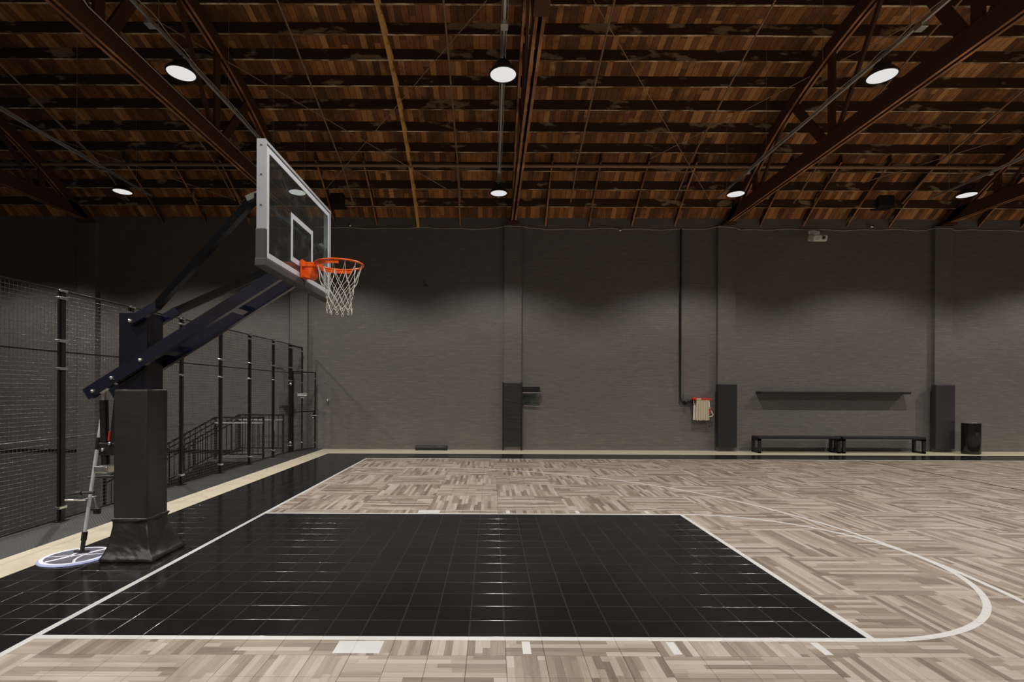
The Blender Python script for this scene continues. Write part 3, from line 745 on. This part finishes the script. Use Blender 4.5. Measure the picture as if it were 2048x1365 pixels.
# net
g = MB(); NH = 12
rows = [(0.0, 0.232), (0.170, 0.178), (0.245, 0.142), (0.310, 0.124), (0.372, 0.119), (0.430, 0.118), (0.478, 0.122)]
rnd = random.Random(11)
def node(r, k):
    z, rad = rows[r]; a = 2 * PI * (k + (0.5 if r % 2 else 0)) / NH
    q = random.Random(r * 50 + (k % NH)); s = 1 + q.uniform(-0.05, 0.05) * (r > 0)
    sway = 0.008 * math.sin(a * 2 + 1) * min(1, z / 0.2)
    return Vector((RX + (rad * s + sway) * math.cos(a), YC + (rad * s) * math.sin(a), RZ - 0.006 - z - (q.uniform(-0.016, 0.016) if r else 0)))
for r in range(len(rows) - 1):
    for k in range(NH):
        for dk in ((-1, 0) if r % 2 == 0 else (0, 1)):
            A = node(r, k); Bn = node(r + 1, k + dk)
            if r == 0:
                z = lambda s: s
                pts = []
                for s in [i / 6 for i in range(7)]:
                    p = lerp(A, Bn, s); ca = Vector((p.x - RX, p.y - YC, 0)); out = 0.012 * math.sin(s * PI)
                    e = s ** 1.8
                    p = Vector((A.x + (Bn.x - A.x) * (0.25 * s + 0.75 * e), A.y + (Bn.y - A.y) * (0.25 * s + 0.75 * e), p.z)) + ca.normalized() * (-out)
                    pts.append(p)
            else:
                m = (A + Bn) / 2; m += Vector((m.x - RX, m.y - YC, 0)).normalized() * 0.004
                pts = [A, m, Bn]
            g.tube(pts, 0.0030, 6, cap=False)
for k in range(NH):   # bottom loops
    a, b = node(6, k), node(6, k)
    c = node(6, k); dirr = Vector((-(c.y - YC), c.x - RX, 0)).normalized()
    g.tube([c + dirr * 0.012 * math.cos(t) + Vector((0, 0, -0.012 + 0.014 * math.sin(t))) for t in [2 * PI * i / 10 for i in range(10)]], 0.0036, 6, closed=True)
g.build('net', 'net', rim, label='white cord net')

# ================================================================== MOP
mx, my = -4.225, 5.20
mop = thing('floor_mop', (mx, my, 0), 'round-headed mop with silver pole leaning behind the hoop post, white lines on its pad', 'mop')
g = MB(); g.lathe([(0.0, 0.016), (0.280, 0.016), (0.306, 0.010), (0.312, 0.004), (0.305, 0.0008)], (mx, my, 0), 56)
hd = g.build('mop_pad', ['mophead'], mop)
g = MB(); g.lathe([(0.286, 0.0165), (0.300, 0.0145), (0.3125, 0.006), (0.3135, 0.002)], (mx, my, 0), 56); g.build('pad_edge', 'mopblue', hd, label='pale blue pad edge')
def flat(g, pts, w, z=0.0168):
    L = []; R = []
    for i, p in enumerate(pts):
        a = Vector(pts[max(0, i - 1)]); b = Vector(pts[min(len(pts) - 1, i + 1)]); dd = (b - a).normalized(); nn = Vector((-dd.y, dd.x))
        L.append((p[0] + nn.x * w / 2 + mx, p[1] + nn.y * w / 2 + my, z)); R.append((p[0] - nn.x * w / 2 + mx, p[1] - nn.y * w / 2 + my, z))
    n = len(pts); g.add(L + R, [(i, i + 1, n + i + 1, n + i) for i in range(n - 1)])
g = MB()
flat(g, [(0.274 * math.cos(2 * PI * i / 48), 0.274 * math.sin(2 * PI * i / 48)) for i in range(49)], 0.034)
flat(g, [(-0.36 + 0.30 * math.cos(t), 0.02 + 0.30 * math.sin(t)) for t in [-0.80 + 1.62 * i / 20 for i in range(21)]], 0.026, 0.0171)
flat(g, [(0.36 - 0.30 * math.cos(t), 0.30 * math.sin(t)) for t in [-0.80 + 1.62 * i / 20 for i in range(21)]], 0.024, 0.0171)
flat(g, [(-0.255, -0.06), (0.26, 0.075)], 0.018, 0.0174); flat(g, [(-0.14, -0.235), (0.13, 0.24)], 0.018, 0.0175)
g.build('pad_lines', 'mopwhite', hd, label='white curved lines on the pad')
pb = Vector((-4.248, 5.30, 0.03)); pt = Vector((-4.110, 5.395, 1.50))
g = MB(); g.rbox(pb.x - 0.075, pb.x + 0.075, pb.y - 0.02, pb.y + 0.02, 0.016, 0.038, 0.006); g.cyl(pb, lerp(pb, pt, 0.09), 0.020, 12); g.cyl(lerp(pb, pt, 0.075), lerp(pb, pt, 0.135), 0.026, 12)
g.build('swivel_joint', 'blackmetal', mop)
g = MB(); g.cyl(lerp(pb, pt, 0.12), lerp(pb, pt, 0.72), 0.0165, 14); po = g.build('pole', 'alu', mop)
g = MB(); g.cyl(lerp(pb, pt, 0.715), lerp(pb, pt, 0.80), 0.0185, 14); g.build('pole_grip', 'blackmetal', po)
g = MB(); g.cyl(lerp(pb, pt, 0.80), pt, 0.0165, 14); g.build('upper_pole', 'alu', po)

# ================================================================== FENCE
FXP = -5.43
PYF = [5.19, 6.44, 7.68, 8.93, 10.22, 11.45, 12.69, 13.77, 14.62]
fence = thing('mesh_fence', (FXP, 10.0, 0.045), 'tall black wire mesh fence on black posts left of the court', 'fence')
def post(y, w=0.055, top=2.98, bot=0.045):
    g = MB(); g.rbox(FXP - w / 2, FXP + w / 2, y - w / 2, y + w / 2, bot, top, 0.004)
    o = g.build('post', 'fencemetal', fence)
    if bot < 0.1:
        g = MB(); g.rbox(FXP - 0.055, FXP + 0.055, y - 0.07, y + 0.07, bot, bot + 0.010, 0.003); g.build('foot_plate', 'fencemetal', o)
    for z in (2.95, 2.86, 2.32, 1.97, 0.22):
        if z > top or z < bot: continue
        g = MB(); h = 0.017 if z < 2.9 else 0.012
        g.rbox(FXP - w / 2 - 0.005, FXP + w / 2 + 0.006, y - w / 2 - 0.03, y + w / 2 + 0.03, z - h, z + h, 0.004)
        g.build('clamp', 'steel', o)
for y in PYF[:-2]: post(y)
post(PYF[-2], 0.085, 2.98)
g = MB(); g.tube([(FXP, PYF[-2], 2.93), (FXP, PYF[-1] - 0.05, 2.93), (FXP, PYF[-1] - 0.012, 2.915), (FXP, PYF[-1], 2.87), (FXP, PYF[-1], 0.05)], 0.024, 8)
o = g.build('post', 'fencemetal', fence)
for z in (2.82, 2.30, 1.93, 0.22):
    g = MB(); g.rbox(FXP - 0.03, FXP + 0.035, PYF[-1] - 0.05, PYF[-1] + 0.05, z - 0.014, z + 0.014, 0.004); g.build('clamp', 'steel', o)
WR = 0.0022
def wires(g, p0, p1, z0, z1, step=0.05):
    """mesh of thin square wires in the vertical plane p0-p1"""
    p0 = Vector(p0); p1 = Vector(p1); L = (p1 - p0).length; d = (p1 - p0) / L; nn = Vector((d.y, -d.x, 0))
    n = max(1, int(round(L / step)))
    def quadbar(a, b, u, w):
        vs = [q + u * math.cos(PI / 3 * h) * WR + w * math.sin(PI / 3 * h) * WR for q in (a, b) for h in range(6)]
        g.add(vs, [(h, (h + 1) % 6, 6 + (h + 1) % 6, 6 + h) for h in range(6)], True)
    for k in range(1, n):
        q = p0 + d * (L * k / n) - nn * WR
        quadbar(Vector((q.x, q.y, z0)), Vector((q.x, q.y, z1)), d, nn)
    m = int(round((z1 - z0) / step))
    for k in range(1, m):
        z = z0 + (z1 - z0) * k / m
        a = Vector((p0.x, p0.y, z)) + nn * WR; b = Vector((p1.x, p1.y, z)) + nn * WR
        quadbar(a, b, Vector((0, 0, 1)), nn)
ya = [3.94] + PYF[:-1]
for a, b in zip(ya[:-1], ya[1:]):
    a2, b2 = a + 0.045, b - 0.045
    g = MB(); t = 0.020
    for z in (0.075, 1.10, 2.185, 2.955):
        if z != 1.10: g.rbox(FXP - t / 2, FXP + t / 2, a2, b2, z - t / 2, z + t / 2, 0.003)
    for yy in (a2, b2): g.rbox(FXP - t / 2, FXP + t / 2, yy - t / 2, yy + t / 2, 0.075, 2.955, 0.003)
    o = g.build('panel_frame', 'fencemetal', fence)
    g = MB(); wires(g, (FXP, a2, 0), (FXP, b2, 0), 0.085, 2.175); wires(g, (FXP, a2, 0), (FXP, b2, 0), 2.195, 2.945)
    g.cyl((FXP + 0.004, a2, 1.10), (FXP + 0.004, b2, 1.10), 0.006, 8)
    g.build('wire_mesh', 'wirepaint', o)
g = MB(); a2, b2 = PYF[-2] + 0.06, PYF[-1] - 0.03
g.rbox(FXP - 0.01, FXP + 0.01, a2, b2, 2.175, 2.195, 0.003); o = g.build('panel_frame', 'fencemetal', fence)
g = MB(); wires(g, (FXP, a2, 0), (FXP, b2, 0), 2.195, 2.92); g.build('wire_mesh', 'wirepaint', o)
g = MB(); y = PYF[-3]; g.rbox(FXP + 0.028, FXP + 0.040, y - 0.03, y + 0.055, 0.70, 0.98, 0.003); g.build('strike_plate', 'steel', fence)
# gate, slightly ajar towards the court
ga, gb = Vector((FXP + 0.05, PYF[-2] + 0.06, 0)), Vector((-5.045, 14.60, 0))
gate = thing('fence_gate', (ga.x, ga.y, 0.05), 'black mesh gate with steel handle standing ajar at the far end of the fence', 'gate')
g = MB()
def gp(s, z): q = lerp(ga, gb, s); return (q.x, q.y, z)
for z in (0.07, 1.12, 2.22): g.bar(gp(0, z), gp(1, z), 0.022, 0.030)
for s in (0, 1): g.bar(gp(s, 0.055), gp(s, 2.235), 0.03, 0.03, (1, 0, 0))
fr = g.build('gate_frame', 'fencemetal', gate)
g = MB(); wires(g, gp(0, 0), gp(1, 0), 0.085, 1.105); wires(g, gp(0, 0), gp(1, 0), 1.135, 2.205); g.build('wire_mesh', 'wirepaint', gate)
g = MB(); q = gp(0.93, 0); g.rbox(q[0] - 0.02, q[0] + 0.03, q[1] - 0.045, q[1] + 0.02, 0.90, 1.08, 0.004); lk = g.build('lock_case', 'fencemetal', gate)
g = MB(); g.cyl((q[0] + 0.02, q[1] - 0.02, 1.0), (q[0] + 0.09, q[1] - 0.02, 1.0), 0.009, 8); g.cyl((q[0] + 0.085, q[1] - 0.02, 1.0), (q[0] - 0.06, q[1] - 0.10, 1.0), 0.011, 8); g.build('handle', 'steel', lk)
g = MB(); g.lathe([(0.0, 0.0), (0.022, 0.0), (0.022, -0.03), (0.0, -0.03)], (q[0], q[1] - 0.045, 0.93), 12, 'y'); g.build('lock_cylinder', 'steel', lk)
for z in (1.88, 0.30):
    g = MB(); g.lathe([(0.0, -0.012), (0.03, -0.012), (0.038, 0.0), (0.036, 0.008)], (FXP + 0.02, PYF[-2] - 0.05, z), 14, 'y'); g.build('hinge', 'steel', gate)
for z in (2.05, 0.22):
    q = gp(1, z); g = MB(); g.rbox(q[0] - 0.02, q[0] + 0.022, q[1] - 0.02, q[1] + 0.022, z - 0.012, z + 0.012, 0.003); g.build('clamp', 'steel', gate)
# closer box on the end post
g = MB(); g.rbox(FXP - 0.10, FXP + 0.16, PYF[-1] - 0.09, PYF[-1] - 0.03, 1.545, 1.60, 0.008); g.box(FXP - 0.11, FXP + 0.17, PYF[-1] - 0.10, PYF[-1] - 0.03, 1.615, 1.63); g.rbox(FXP - 0.01, FXP + 0.08, PYF[-1] - 0.085, PYF[-1] - 0.04, 1.50, 1.52, 0.004)
tag(g.build('door_closer', 'projector'), 'small pale door closer fixed high on the last fence post by the gate', 'door closer')

# ================================================================== STAIR AND RAILINGS
st = thing('staircase', (-7.0, 13.35, -2.75), 'black steel staircase going down behind the fence, with landing', 'staircase')
g = MB(); g.box(-7.0, -5.54, 12.62, 14.75, -0.06, 0.0); g.build('landing', 'landing', st)
g = MB(); g.prism([(-7.0, -0.06), (-5.53, -0.06), (-5.53, -2.75), (-12.0, -2.75)], 12.60, 12.64, 'y'); g.prism([(-7.0, -0.06), (-6.9, -0.06), (-6.9, -2.75), (-12.0, -2.75)], 14.08, 14.12, 'y')
g.build('stringer', 'stair', st)
for k in range(14):
    x = -7.0 - 0.33 * k; z = -0.18 * (k + 1)
    g = MB(); g.box(x - 0.34, x, 12.64, 14.08, z - 0.04, z); g.build('step', 'stair', st)
def railing(y, x1, label, xa=-6.85, n=14, mid=True):
    t = thing('stair_railing', (x1, y, 0), label, 'railing', 'stair railings behind the fence')
    SL = 0.56; xe = -9.6
    def base(x): return 0.0 if x > xa else (x - xa) * SL
    for zt, hh in ((1.03, 0.04), (0.12, 0.03)):
        g = MB(); g.bar((x1, y, zt), (xa, y, zt), 0.04, hh); g.bar((xa, y, zt), (xe, y, zt + (xe - xa) * SL), 0.04, hh); g.build('top_rail' if zt > 1 else 'bottom_rail', 'fencemetal', t)
    g = MB(); g.bar((x1, y - 0.03, 0.90), (xa, y - 0.03, 0.90), 0.03, 0.03); g.build('hand_rail', 'alu', t)  # level run gets a pale colour standing in for the light on it
    g = MB(); g.bar((xa, y - 0.03, 0.90), (xe, y - 0.03, 0.90 + (xe - xa) * SL), 0.03, 0.03); g.build('sloping_hand_rail', 'fencemetal', t)
    g = MB(); x = x1 - 0.13
    while x > xe:
        g.bar((x, y, base(x) + 0.12), (x, y, base(x) + 1.03), 0.014, 0.014, (1, 0, 0)); x -= 0.13
    g.build('balusters', 'fencemetal', t)
    for x in (x1, xa, -8.2, xe):
        g = MB(); g.bar((x, y, base(x) + (0.0 if x >= xa else 0.05)), (x, y, base(x) + 1.05), 0.045, 0.045, (1, 0, 0)); g.build('post', 'fencemetal', t)
railing(12.66, -5.66, 'black stair railing nearer the court, behind the fence posts')
railing(14.05, -5.74, 'black stair railing closer to the back wall, beyond the stairs', -6.95)

# ================================================================== THINGS ON AND BY THE BACK WALL
# pillar pads
def wallpad(x0, x1, z0, z1, d, mat, label, rails):
    t = thing('wall_pad', ((x0 + x1) / 2, YW - 0.12, 0), label, 'wall pad', 'vinyl pads on the pilasters')
    g = MB(); g.rbox(x0, x1, YW - 0.125 - d, YW - 0.123, z0, z1, 0.022, 3); g.build('cushion', mat, t)
    g = MB()
    if rails == 'frame':
        for x in (x0 - 0.006, x1 + 0.006): g.box(x - 0.022, x + 0.022, YW - 0.128 - d, YW - 0.122, 0.001, z1 + 0.015)
    else:
        g.box(x0 + 0.03, x1 - 0.03, YW - 0.16, YW - 0.122, 0.001, z0 - 0.005)
    g.build('backing_frame', 'blackmetal' if rails == 'frame' else 'brick', t)
    return t
wallpad(0.345, 0.865, 0.125, 1.955, 0.05, 'padwr', 'wrinkled black vinyl pad on the pilaster left of the small black wall box', 'frame')
wallpad(6.49, 7.04, 0.12, 1.935, 0.17, 'pad', 'smooth black vinyl pad on the pilaster beside the fire hose', 'block')
wallpad(12.73, 13.29, 0.10, 1.945, 0.17, 'padplum', 'plum-black vinyl pad on the pilaster between bench and trash bin', 'block')
# black wall box with clear panel
g = MB()
bt = thing('wall_dispenser', (1.12, YW, 1.35), 'small black box with steel edges and clear panel, beside the wrinkled pad', 'wall box')
x0, x1 = 0.905, 1.395
g = MB(); g.rbox(x0, x1, YW - 0.20, YW + 0.005, 1.68, 1.85, 0.008); g.build('body', 'blackmetal', bt)
g = MB(); g.box(x0, x1 - 0.02, YW - 0.204, YW - 0.17, 1.853, 1.867); g.box(x0, x1 + 0.01, YW - 0.206, YW - 0.17, 1.66, 1.678); g.build('edge_trim', 'steel', bt)
g = MB(); g.add([(x0, YW - 0.05, 1.30), (x1, YW - 0.05, 1.28), (x1, YW - 0.19, 1.665), (x0, YW - 0.19, 1.665), (x0, YW - 0.045, 1.30), (x1, YW - 0.045, 1.28), (x1, YW - 0.185, 1.665), (x0, YW - 0.185, 1.665)],
               [(0, 1, 2, 3), (7, 6, 5, 4), (0, 4, 5, 1), (1, 5, 6, 2), (2, 6, 7, 3), (3, 7, 4, 0)]); g.build('clear_panel', 'glass', bt, label='clear plastic panel')
g = MB(); g.bar((x0 + 0.03, YW - 0.055, 1.295), (x1 + 0.04, YW - 0.055, 1.268), 0.012, 0.012); g.build('panel_edge', 'steel', bt)
# standpipe and fire hose
t = thing('fire_standpipe', (5.49, YW - 0.06, 1.45), 'thin black standpipe running down the wall to the fire hose valve', 'pipe')
px_ = 5.49
g = MB(); g.tube([(px_, YW - 0.07, 6.45), (px_, YW - 0.07, 1.50), (px_ + 0.02, YW - 0.07, 1.45), (px_ + 0.07, YW - 0.07, 1.44)], 0.026, 10); g.build('riser', 'blackmetal', t)
g = MB(); g.cyl((px_ + 0.04, YW - 0.07, 1.44), (px_ + 0.36, YW - 0.07, 1.44), 0.035, 12); g.cyl((px_ + 0.15, YW - 0.07, 1.34), (px_ + 0.15, YW - 0.07, 1.46), 0.03, 12)
g.lathe([(0.0, -0.05), (0.05, -0.05), (0.055, -0.03), (0.0, -0.03)], (px_ + 0.15, YW - 0.12, 1.42), 14, 'y'); g.build('valve', 'blackmetal', t)
g = MB(); g.bar((px_ + 0.06, YW - 0.09, 1.555), (px_ + 0.40, YW - 0.10, 1.575), 0.02, 0.02); g.bar((px_ + 0.08, YW - 0.09, 1.56), (px_ + 0.08, YW - 0.09, 1.66), 0.012, 0.03, (1, 0, 0)); g.build('arm', 'greybox', t)
t = thing('fire_hose_rack', (6.1, YW - 0.1, 0.85), 'folded cream fire hose hanging from a red rack on the wall', 'fire hose')
g = MB(); g.rbox(5.80, 6.35, YW - 0.20, YW - 0.09, 1.475, 1.535, 0.01); g.box(5.86, 6.30, YW - 0.10, YW - 0.001, 1.485, 1.525); g.lathe([(0.0, -0.03), (0.05, -0.03), (0.05, 0.03), (0.0, 0.03)], (5.85, YW - 0.2, 1.515), 16, 'y'); rk = g.build('rack', 'red', t)
g = MB(); g.box(5.90, 6.04, YW - 0.206, YW - 0.199, 1.485, 1.525); g.build('label_plate', 'hose', rk, label='pale label on the red rack')
nf = 11
for k in range(nf):
    x = 5.925 + 0.032 * k; rn = random.Random(k); dz = rn.uniform(-0.02, 0.01); fl = (k - nf / 2) * 0.004
    g = MB()
    pts = [(x, 1.475), (x + fl * 0.3, 1.2), (x + fl, 0.90 + dz)]
    vs = []
    for (xx, z) in pts:
        for (dx, dy) in ((-0.013, 0), (0.013, 0.0), (0.013, 0.10), (-0.013, 0.10)): vs.append((xx + dx * (1.1 + 0.1 * (1.4 - z)), YW - 0.21 + dy + 0.008 * (k % 2), z))
    fs = [(0, 1, 2, 3), (8, 11, 10, 9)] + [(4 * a + m, 4 * a + (m + 1) % 4, 4 * a + 4 + (m + 1) % 4, 4 * a + 4 + m) for a in range(2) for m in range(4)]
    g.add(vs, fs); g.build('hose_fold', 'hose', t)
g = MB(); g.bar((5.845, YW - 0.16, 1.46), (5.865, YW - 0.17, 1.30), 0.045, 0.02); g.bar((5.865, YW - 0.17, 1.32), (5.85, YW - 0.18, 0.90), 0.06, 0.022); g.build('hose_end', 'hosewhite', t, label='loose white hose end')
g = MB(); g.tube([(6.285, YW - 0.16, 1.47), (6.295, YW - 0.165, 1.33), (6.305, YW - 0.17, 1.22), (6.36, YW - 0.17, 1.13), (6.405, YW - 0.17, 1.06), (6.37, YW - 0.17, 1.01), (6.30, YW - 0.17, 1.00)], 0.016, 8); tl = g.build('hose_tail', 'hosewhite', t)
g = MB(); g.cyl((6.300, YW - 0.175, 1.225), (6.303, YW - 0.175, 1.09), 0.033, 10, r1=0.025); g.build('nozzle', 'red', tl, label='red nozzle')
# shelf
g = MB(); g.rbox(7.72, 12.02, YW - 0.30, YW + 0.004, 1.665, 1.735, 0.006)
tag(g.build('wall_shelf', 'shelf'), 'long dark floating shelf on the back wall above the benches', 'shelf')
# benches
def bench(x0, x1, label):
    t = thing('bench', ((x0 + x1) / 2, 14.5, 0), label, 'bench', 'dark benches under the wall shelf')
    g = MB(); g.rbox(x0, x1, 14.30, 14.70, 0.40, 0.465, 0.006); g.build('seat', 'shelf', t)
    for xa in (x0, x1 - 0.07):
        g = MB()
        g.box(xa, xa + 0.07, 14.30, 14.365, 0.001, 0.402); g.box(xa, xa + 0.07, 14.635, 14.70, 0.001, 0.402); g.box(xa, xa + 0.07, 14.30, 14.70, 0.001, 0.045); g.box(xa, xa + 0.07, 14.30, 14.70, 0.345, 0.402)
        g.build('leg', 'shelf', t)
bench(7.50, 9.80, 'dark low bench under the shelf, the one nearer the fire hose')
bench(9.87, 12.19, 'dark low bench under the shelf, the one nearer the trash bin')
# trash bin
tb = thing('trash_bin', (13.48, 14.33, 0), 'glossy black oval trash bin with ash tray top right of the plum-black pad', 'trash bin')
def oval(rx, ry, n=32): return [(13.48 + rx * math.copysign(abs(math.cos(2 * PI * k / n)) ** 0.8, math.cos(2 * PI * k / n)), 14.33 + ry * math.copysign(abs(math.sin(2 * PI * k / n)) ** 0.8, math.sin(2 * PI * k / n))) for k in range(n)]
g = MB(); ov = oval(0.222, 0.17); n = len(ov)
vs = []
for z, s in ((0.001, 0.98), (0.02, 1.0), (0.85, 1.0), (0.865, 0.985)): vs += [(13.48 + (x - 13.48) * s, 14.33 + (y - 14.33) * s, z) for x, y in ov]
g.add(vs, [(i * n + k, i * n + (k + 1) % n, (i + 1) * n + (k + 1) % n, (i + 1) * n + k) for i in range(3) for k in range(n)], True); g.add(vs[-n:], [tuple(range(n))])
g.build('body', 'gloss', tb)
g = MB(); g.rbox(13.44, 13.53, 14.150, 14.20, 0.50, 0.60, 0.006); g.build('slot', 'subfloor', tb, label='dark slot')
g = MB(); o2 = oval(0.20, 0.14); g.prism(o2, 0.862, 0.872, 'z'); 
for k in range(5): g.lathe([(0.0, 0.02), (0.010, 0.014), (0.012, 0.0)], (13.44 + 0.025 * k, 14.25 + 0.02 * (k % 2), 0.872), 8)
g.build('ash_tray', 'steel', tb)
# foam roller
g = MB(); g.lathe([(0.0, -0.465), (0.055, -0.465), (0.068, -0.45), (0.068, 0.45), (0.055, 0.465), (0.0, 0.465)], (-1.725, 14.70, 0.069), 20, 'x')
tag(g.build('foam_roller', 'foam'), 'black foam roller lying on the concrete at the foot of the back wall', 'foam roller')
# projector
pj = thing('projector', (9.12, 14.2, 6.0), 'white projector on a wall bracket high above the long shelf', 'projector')
cx, cz = P(1634, 477, 14.2).x, P(1634, 477, 14.2).z
TL = 17
g = MB(); g.rbox(cx - 0.19, cx + 0.20, 14.02, 14.34, cz - 0.085, cz + 0.095, 0.045, 4); bo = rotx(g, 14.2, cz, TL).build('body', 'projector', pj)
g = MB(); g.lathe([(0.0, 0.0), (0.045, 0.0), (0.062, -0.02), (0.068, 0.0), (0.072, 0.02)], (cx + 0.07, 14.015, cz + 0.025), 24, 'y'); rotx(g, 14.2, cz, TL).build('lens_ring', 'alu', bo)
g = MB(); g.lathe([(0.0, -0.006), (0.044, -0.004)], (cx + 0.07, 14.015, cz + 0.025), 24, 'y'); rotx(g, 14.2, cz, TL).build('lens', 'lensdark', bo)
g = MB(); g.rbox(cx - 0.14, cx - 0.03, 14.012, 14.03, cz - 0.05, cz + 0.04, 0.004); rotx(g, 14.2, cz, TL).build('vent', 'alu', bo)
g = MB(); g.bar((cx - 0.10, 14.28, cz + 0.06), (cx - 0.10, 14.28, cz + 0.22), 0.11, 0.07, (1, 0, 0)); g.bar((cx - 0.12, 14.28, cz + 0.20), (cx + 0.46, 14.90, cz + 0.36), 0.12, 0.08); g.build('bracket', 'projector', pj)
# loudspeakers
for (ax, ay, bx_, by_, l) in ((1757, 383, 1790, 414, 'black loudspeaker under the roof, left of the rightmost lamp'), (660, 384, 688, 412, 'black loudspeaker under the roof just right of the backboard')):
    a = P(ax, by_, 14.3); b = P(bx_, ay, 14.3)
    t = thing('loudspeaker', ((a.x + b.x) / 2, 14.4, a.z), l, 'loudspeaker', 'loudspeakers under the roof')
    g = MB(); g.rbox(a.x, b.x, 14.3, 14.62, a.z, b.z, 0.02); bo = g.build('cabinet', 'stair', t)
    g = MB(); g.rbox(a.x + 0.03, b.x - 0.03, 14.29, 14.305, a.z + 0.03, b.z - 0.03, 0.006); g.build('grille', 'foam', t)
    g = MB(); g.bar(((a.x + b.x) / 2, 14.45, b.z - 0.02), ((a.x + b.x) / 2, 14.45, zdeck(14.45)), 0.05, 0.03, (1, 0, 0)); g.build('mount', 'stair', t)
# cable along the wall top
pts = []; z0 = 6.46
for k in range(220):
    x = -5.0 + 29.5 * k / 219
    on = min(abs(x - c) for c in (0.615, 6.81, 13.10, 19.45))
    y = YW - 0.02 if on > 0.34 else (YW - 0.14 if on < 0.27 else YW - 0.02 - 0.12 * (0.34 - on) / 0.07)
    pts.append((x, y, z0 + 0.014 * math.sin(x * 2.3) + 0.012 * math.sin(x * 5.9 + 1) + (0.03 if on < 0.4 else 0)))
g = MB(); g.tube(pts, 0.011, 6)
tag(g.build('wall_cable', 'cable'), 'thin grey cable sagging along the top of the back wall', 'cable')
# small clip spots on the wall
for (px, py, l) in ((700, 451, 'small metal spotlight on the top of the back wall right of the backboard'), (1240, 460, 'small metal spotlight on the wall top left of the fire hose pipe'), (1743, 453, 'small metal spotlight on the wall top right of the projector')):
    q = P(px, py, YW - 0.10)
    t = thing('wall_spotlight', (q.x, YW, q.z), l, 'spotlight', 'small spotlights along the wall top')
    g = MB(); g.lathe([(0.0, 0.05), (0.035, 0.05), (0.05, 0.0), (0.045, -0.05), (0.0, -0.045)], (q.x, q.y, q.z), 14, 'y'); g.build('head', 'steel', t)
    g = MB(); g.cyl((q.x, q.y + 0.03, q.z), (q.x, YW + 0.01, q.z - 0.01), 0.012, 8); g.build('arm', 'steel', t)
# electrical box and conduits behind the fence
q0, q1 = P(559, 812, YW - 0.15), P(582, 783, YW - 0.15)
t = thing('electrical_box', ((q0.x + q1.x) / 2, YW, q0.z), 'grey electrical box on the wall behind the fence gate', 'electrical box')
g = MB(); g.rbox(q0.x, q1.x, YW - 0.16, YW - 0.001, q0.z, q1.z, 0.008); g.build('case', 'greybox', t)
g = MB(); g.box(q0.x + 0.04, q1.x + 0.08, YW - 0.30, YW - 0.001, q0.z - 0.06, q0.z - 0.025); g.build('tray', 'blackmetal', t)
g = MB(); xm = q0.x + 0.10; g.tube([(xm, YW - 0.05, q1.z - 0.02), (xm, YW - 0.05, q1.z + 0.55), (xm - 0.04, YW - 0.05, q1.z + 0.68), (xm - 0.16, YW - 0.05, q1.z + 0.74), (xm - 0.28, YW - 0.05, q1.z + 0.72)], 0.012, 8); g.build('flex_conduit', 'greybox', t)
for px, l in ((579.5, 'thin dark conduit running up the wall behind the gate, left one of a pair'), (584.5, 'thin dark conduit running up the wall behind the gate, right one of a pair')):
    q = P(px, 600, YW - 0.02); g = MB(); g.cyl((q.x, YW - 0.018, 0.5), (q.x, YW - 0.018, 6.4), 0.014, 8)
    tag(g.build('wall_conduit', 'blackmetal'), l, 'conduit', 'wall conduits behind the gate')
# small alarm knob right of the gate, hook on wall
q = P(655, 801, YW - 0.06); g = MB(); g.lathe([(0.0, -0.05), (0.02, -0.05), (0.035, -0.02), (0.04, 0.07)], (q.x, YW - 0.065, q.z), 12, 'y'); g.cyl((q.x, YW - 0.05, q.z - 0.03), (q.x, YW - 0.05, q.z - 0.09), 0.016, 8)
tag(g.build('hose_bib', 'steel'), 'small steel tap on the back wall just right of the gate', 'tap')
q = P(852, 572, YW - 0.05); g = MB(); g.bar((q.x - 0.05, YW - 0.02, q.z + 0.22), (q.x - 0.05, YW - 0.02, q.z), 0.05, 0.05, (1, 0, 0)); g.cyl((q.x - 0.05, YW - 0.03, q.z), (q.x + 0.05, YW - 0.07, q.z - 0.01), 0.03, 10)
tag(g.build('wall_bracket', 'greybox'), 'small dark bracket high on the back wall right of the basketball net', 'bracket')

# ================================================================== WORLD, CAMERA, VIEW
w = bpy.data.worlds.new('World'); sc.world = w; w.use_nodes = True
bg = w.node_tree.nodes['Background']; bg.inputs[0].default_value = (0.5, 0.45, 0.4, 1); bg.inputs[1].default_value = 0.0
cd = bpy.data.cameras.new('camera'); cam = bpy.data.objects.new('camera', cd); COL.objects.link(cam)
cd.sensor_width = 36.0; cd.sensor_fit = 'HORIZONTAL'; cd.lens = 36.0 * F / 2048.0
cd.shift_x = (1024 - CX) / 2048.0; cd.shift_y = (CY - 682.5) / 2048.0
cd.clip_start = 0.05; cd.clip_end = 200
c, s = math.cos(PHI), math.sin(PHI)
cam.matrix_world = Matrix(((c, -s, 0, 0), (0, 0, -1, 0), (s, c, 0, H), (0, 0, 0, 1)))
sc.camera = cam
vs_ = sc.view_settings
vs_.view_transform = 'Standard'; vs_.look = 'None'; vs_.exposure = 0.0; vs_.gamma = 1.0; vs_.use_curve_mapping = False
try:
    sc.cycles.use_denoising = True; sc.cycles.max_bounces = 10; sc.cycles.diffuse_bounces = 5; sc.cycles.transparent_max_bounces = 24; sc.cycles.sample_clamp_indirect = 6.0
except Exception: pass
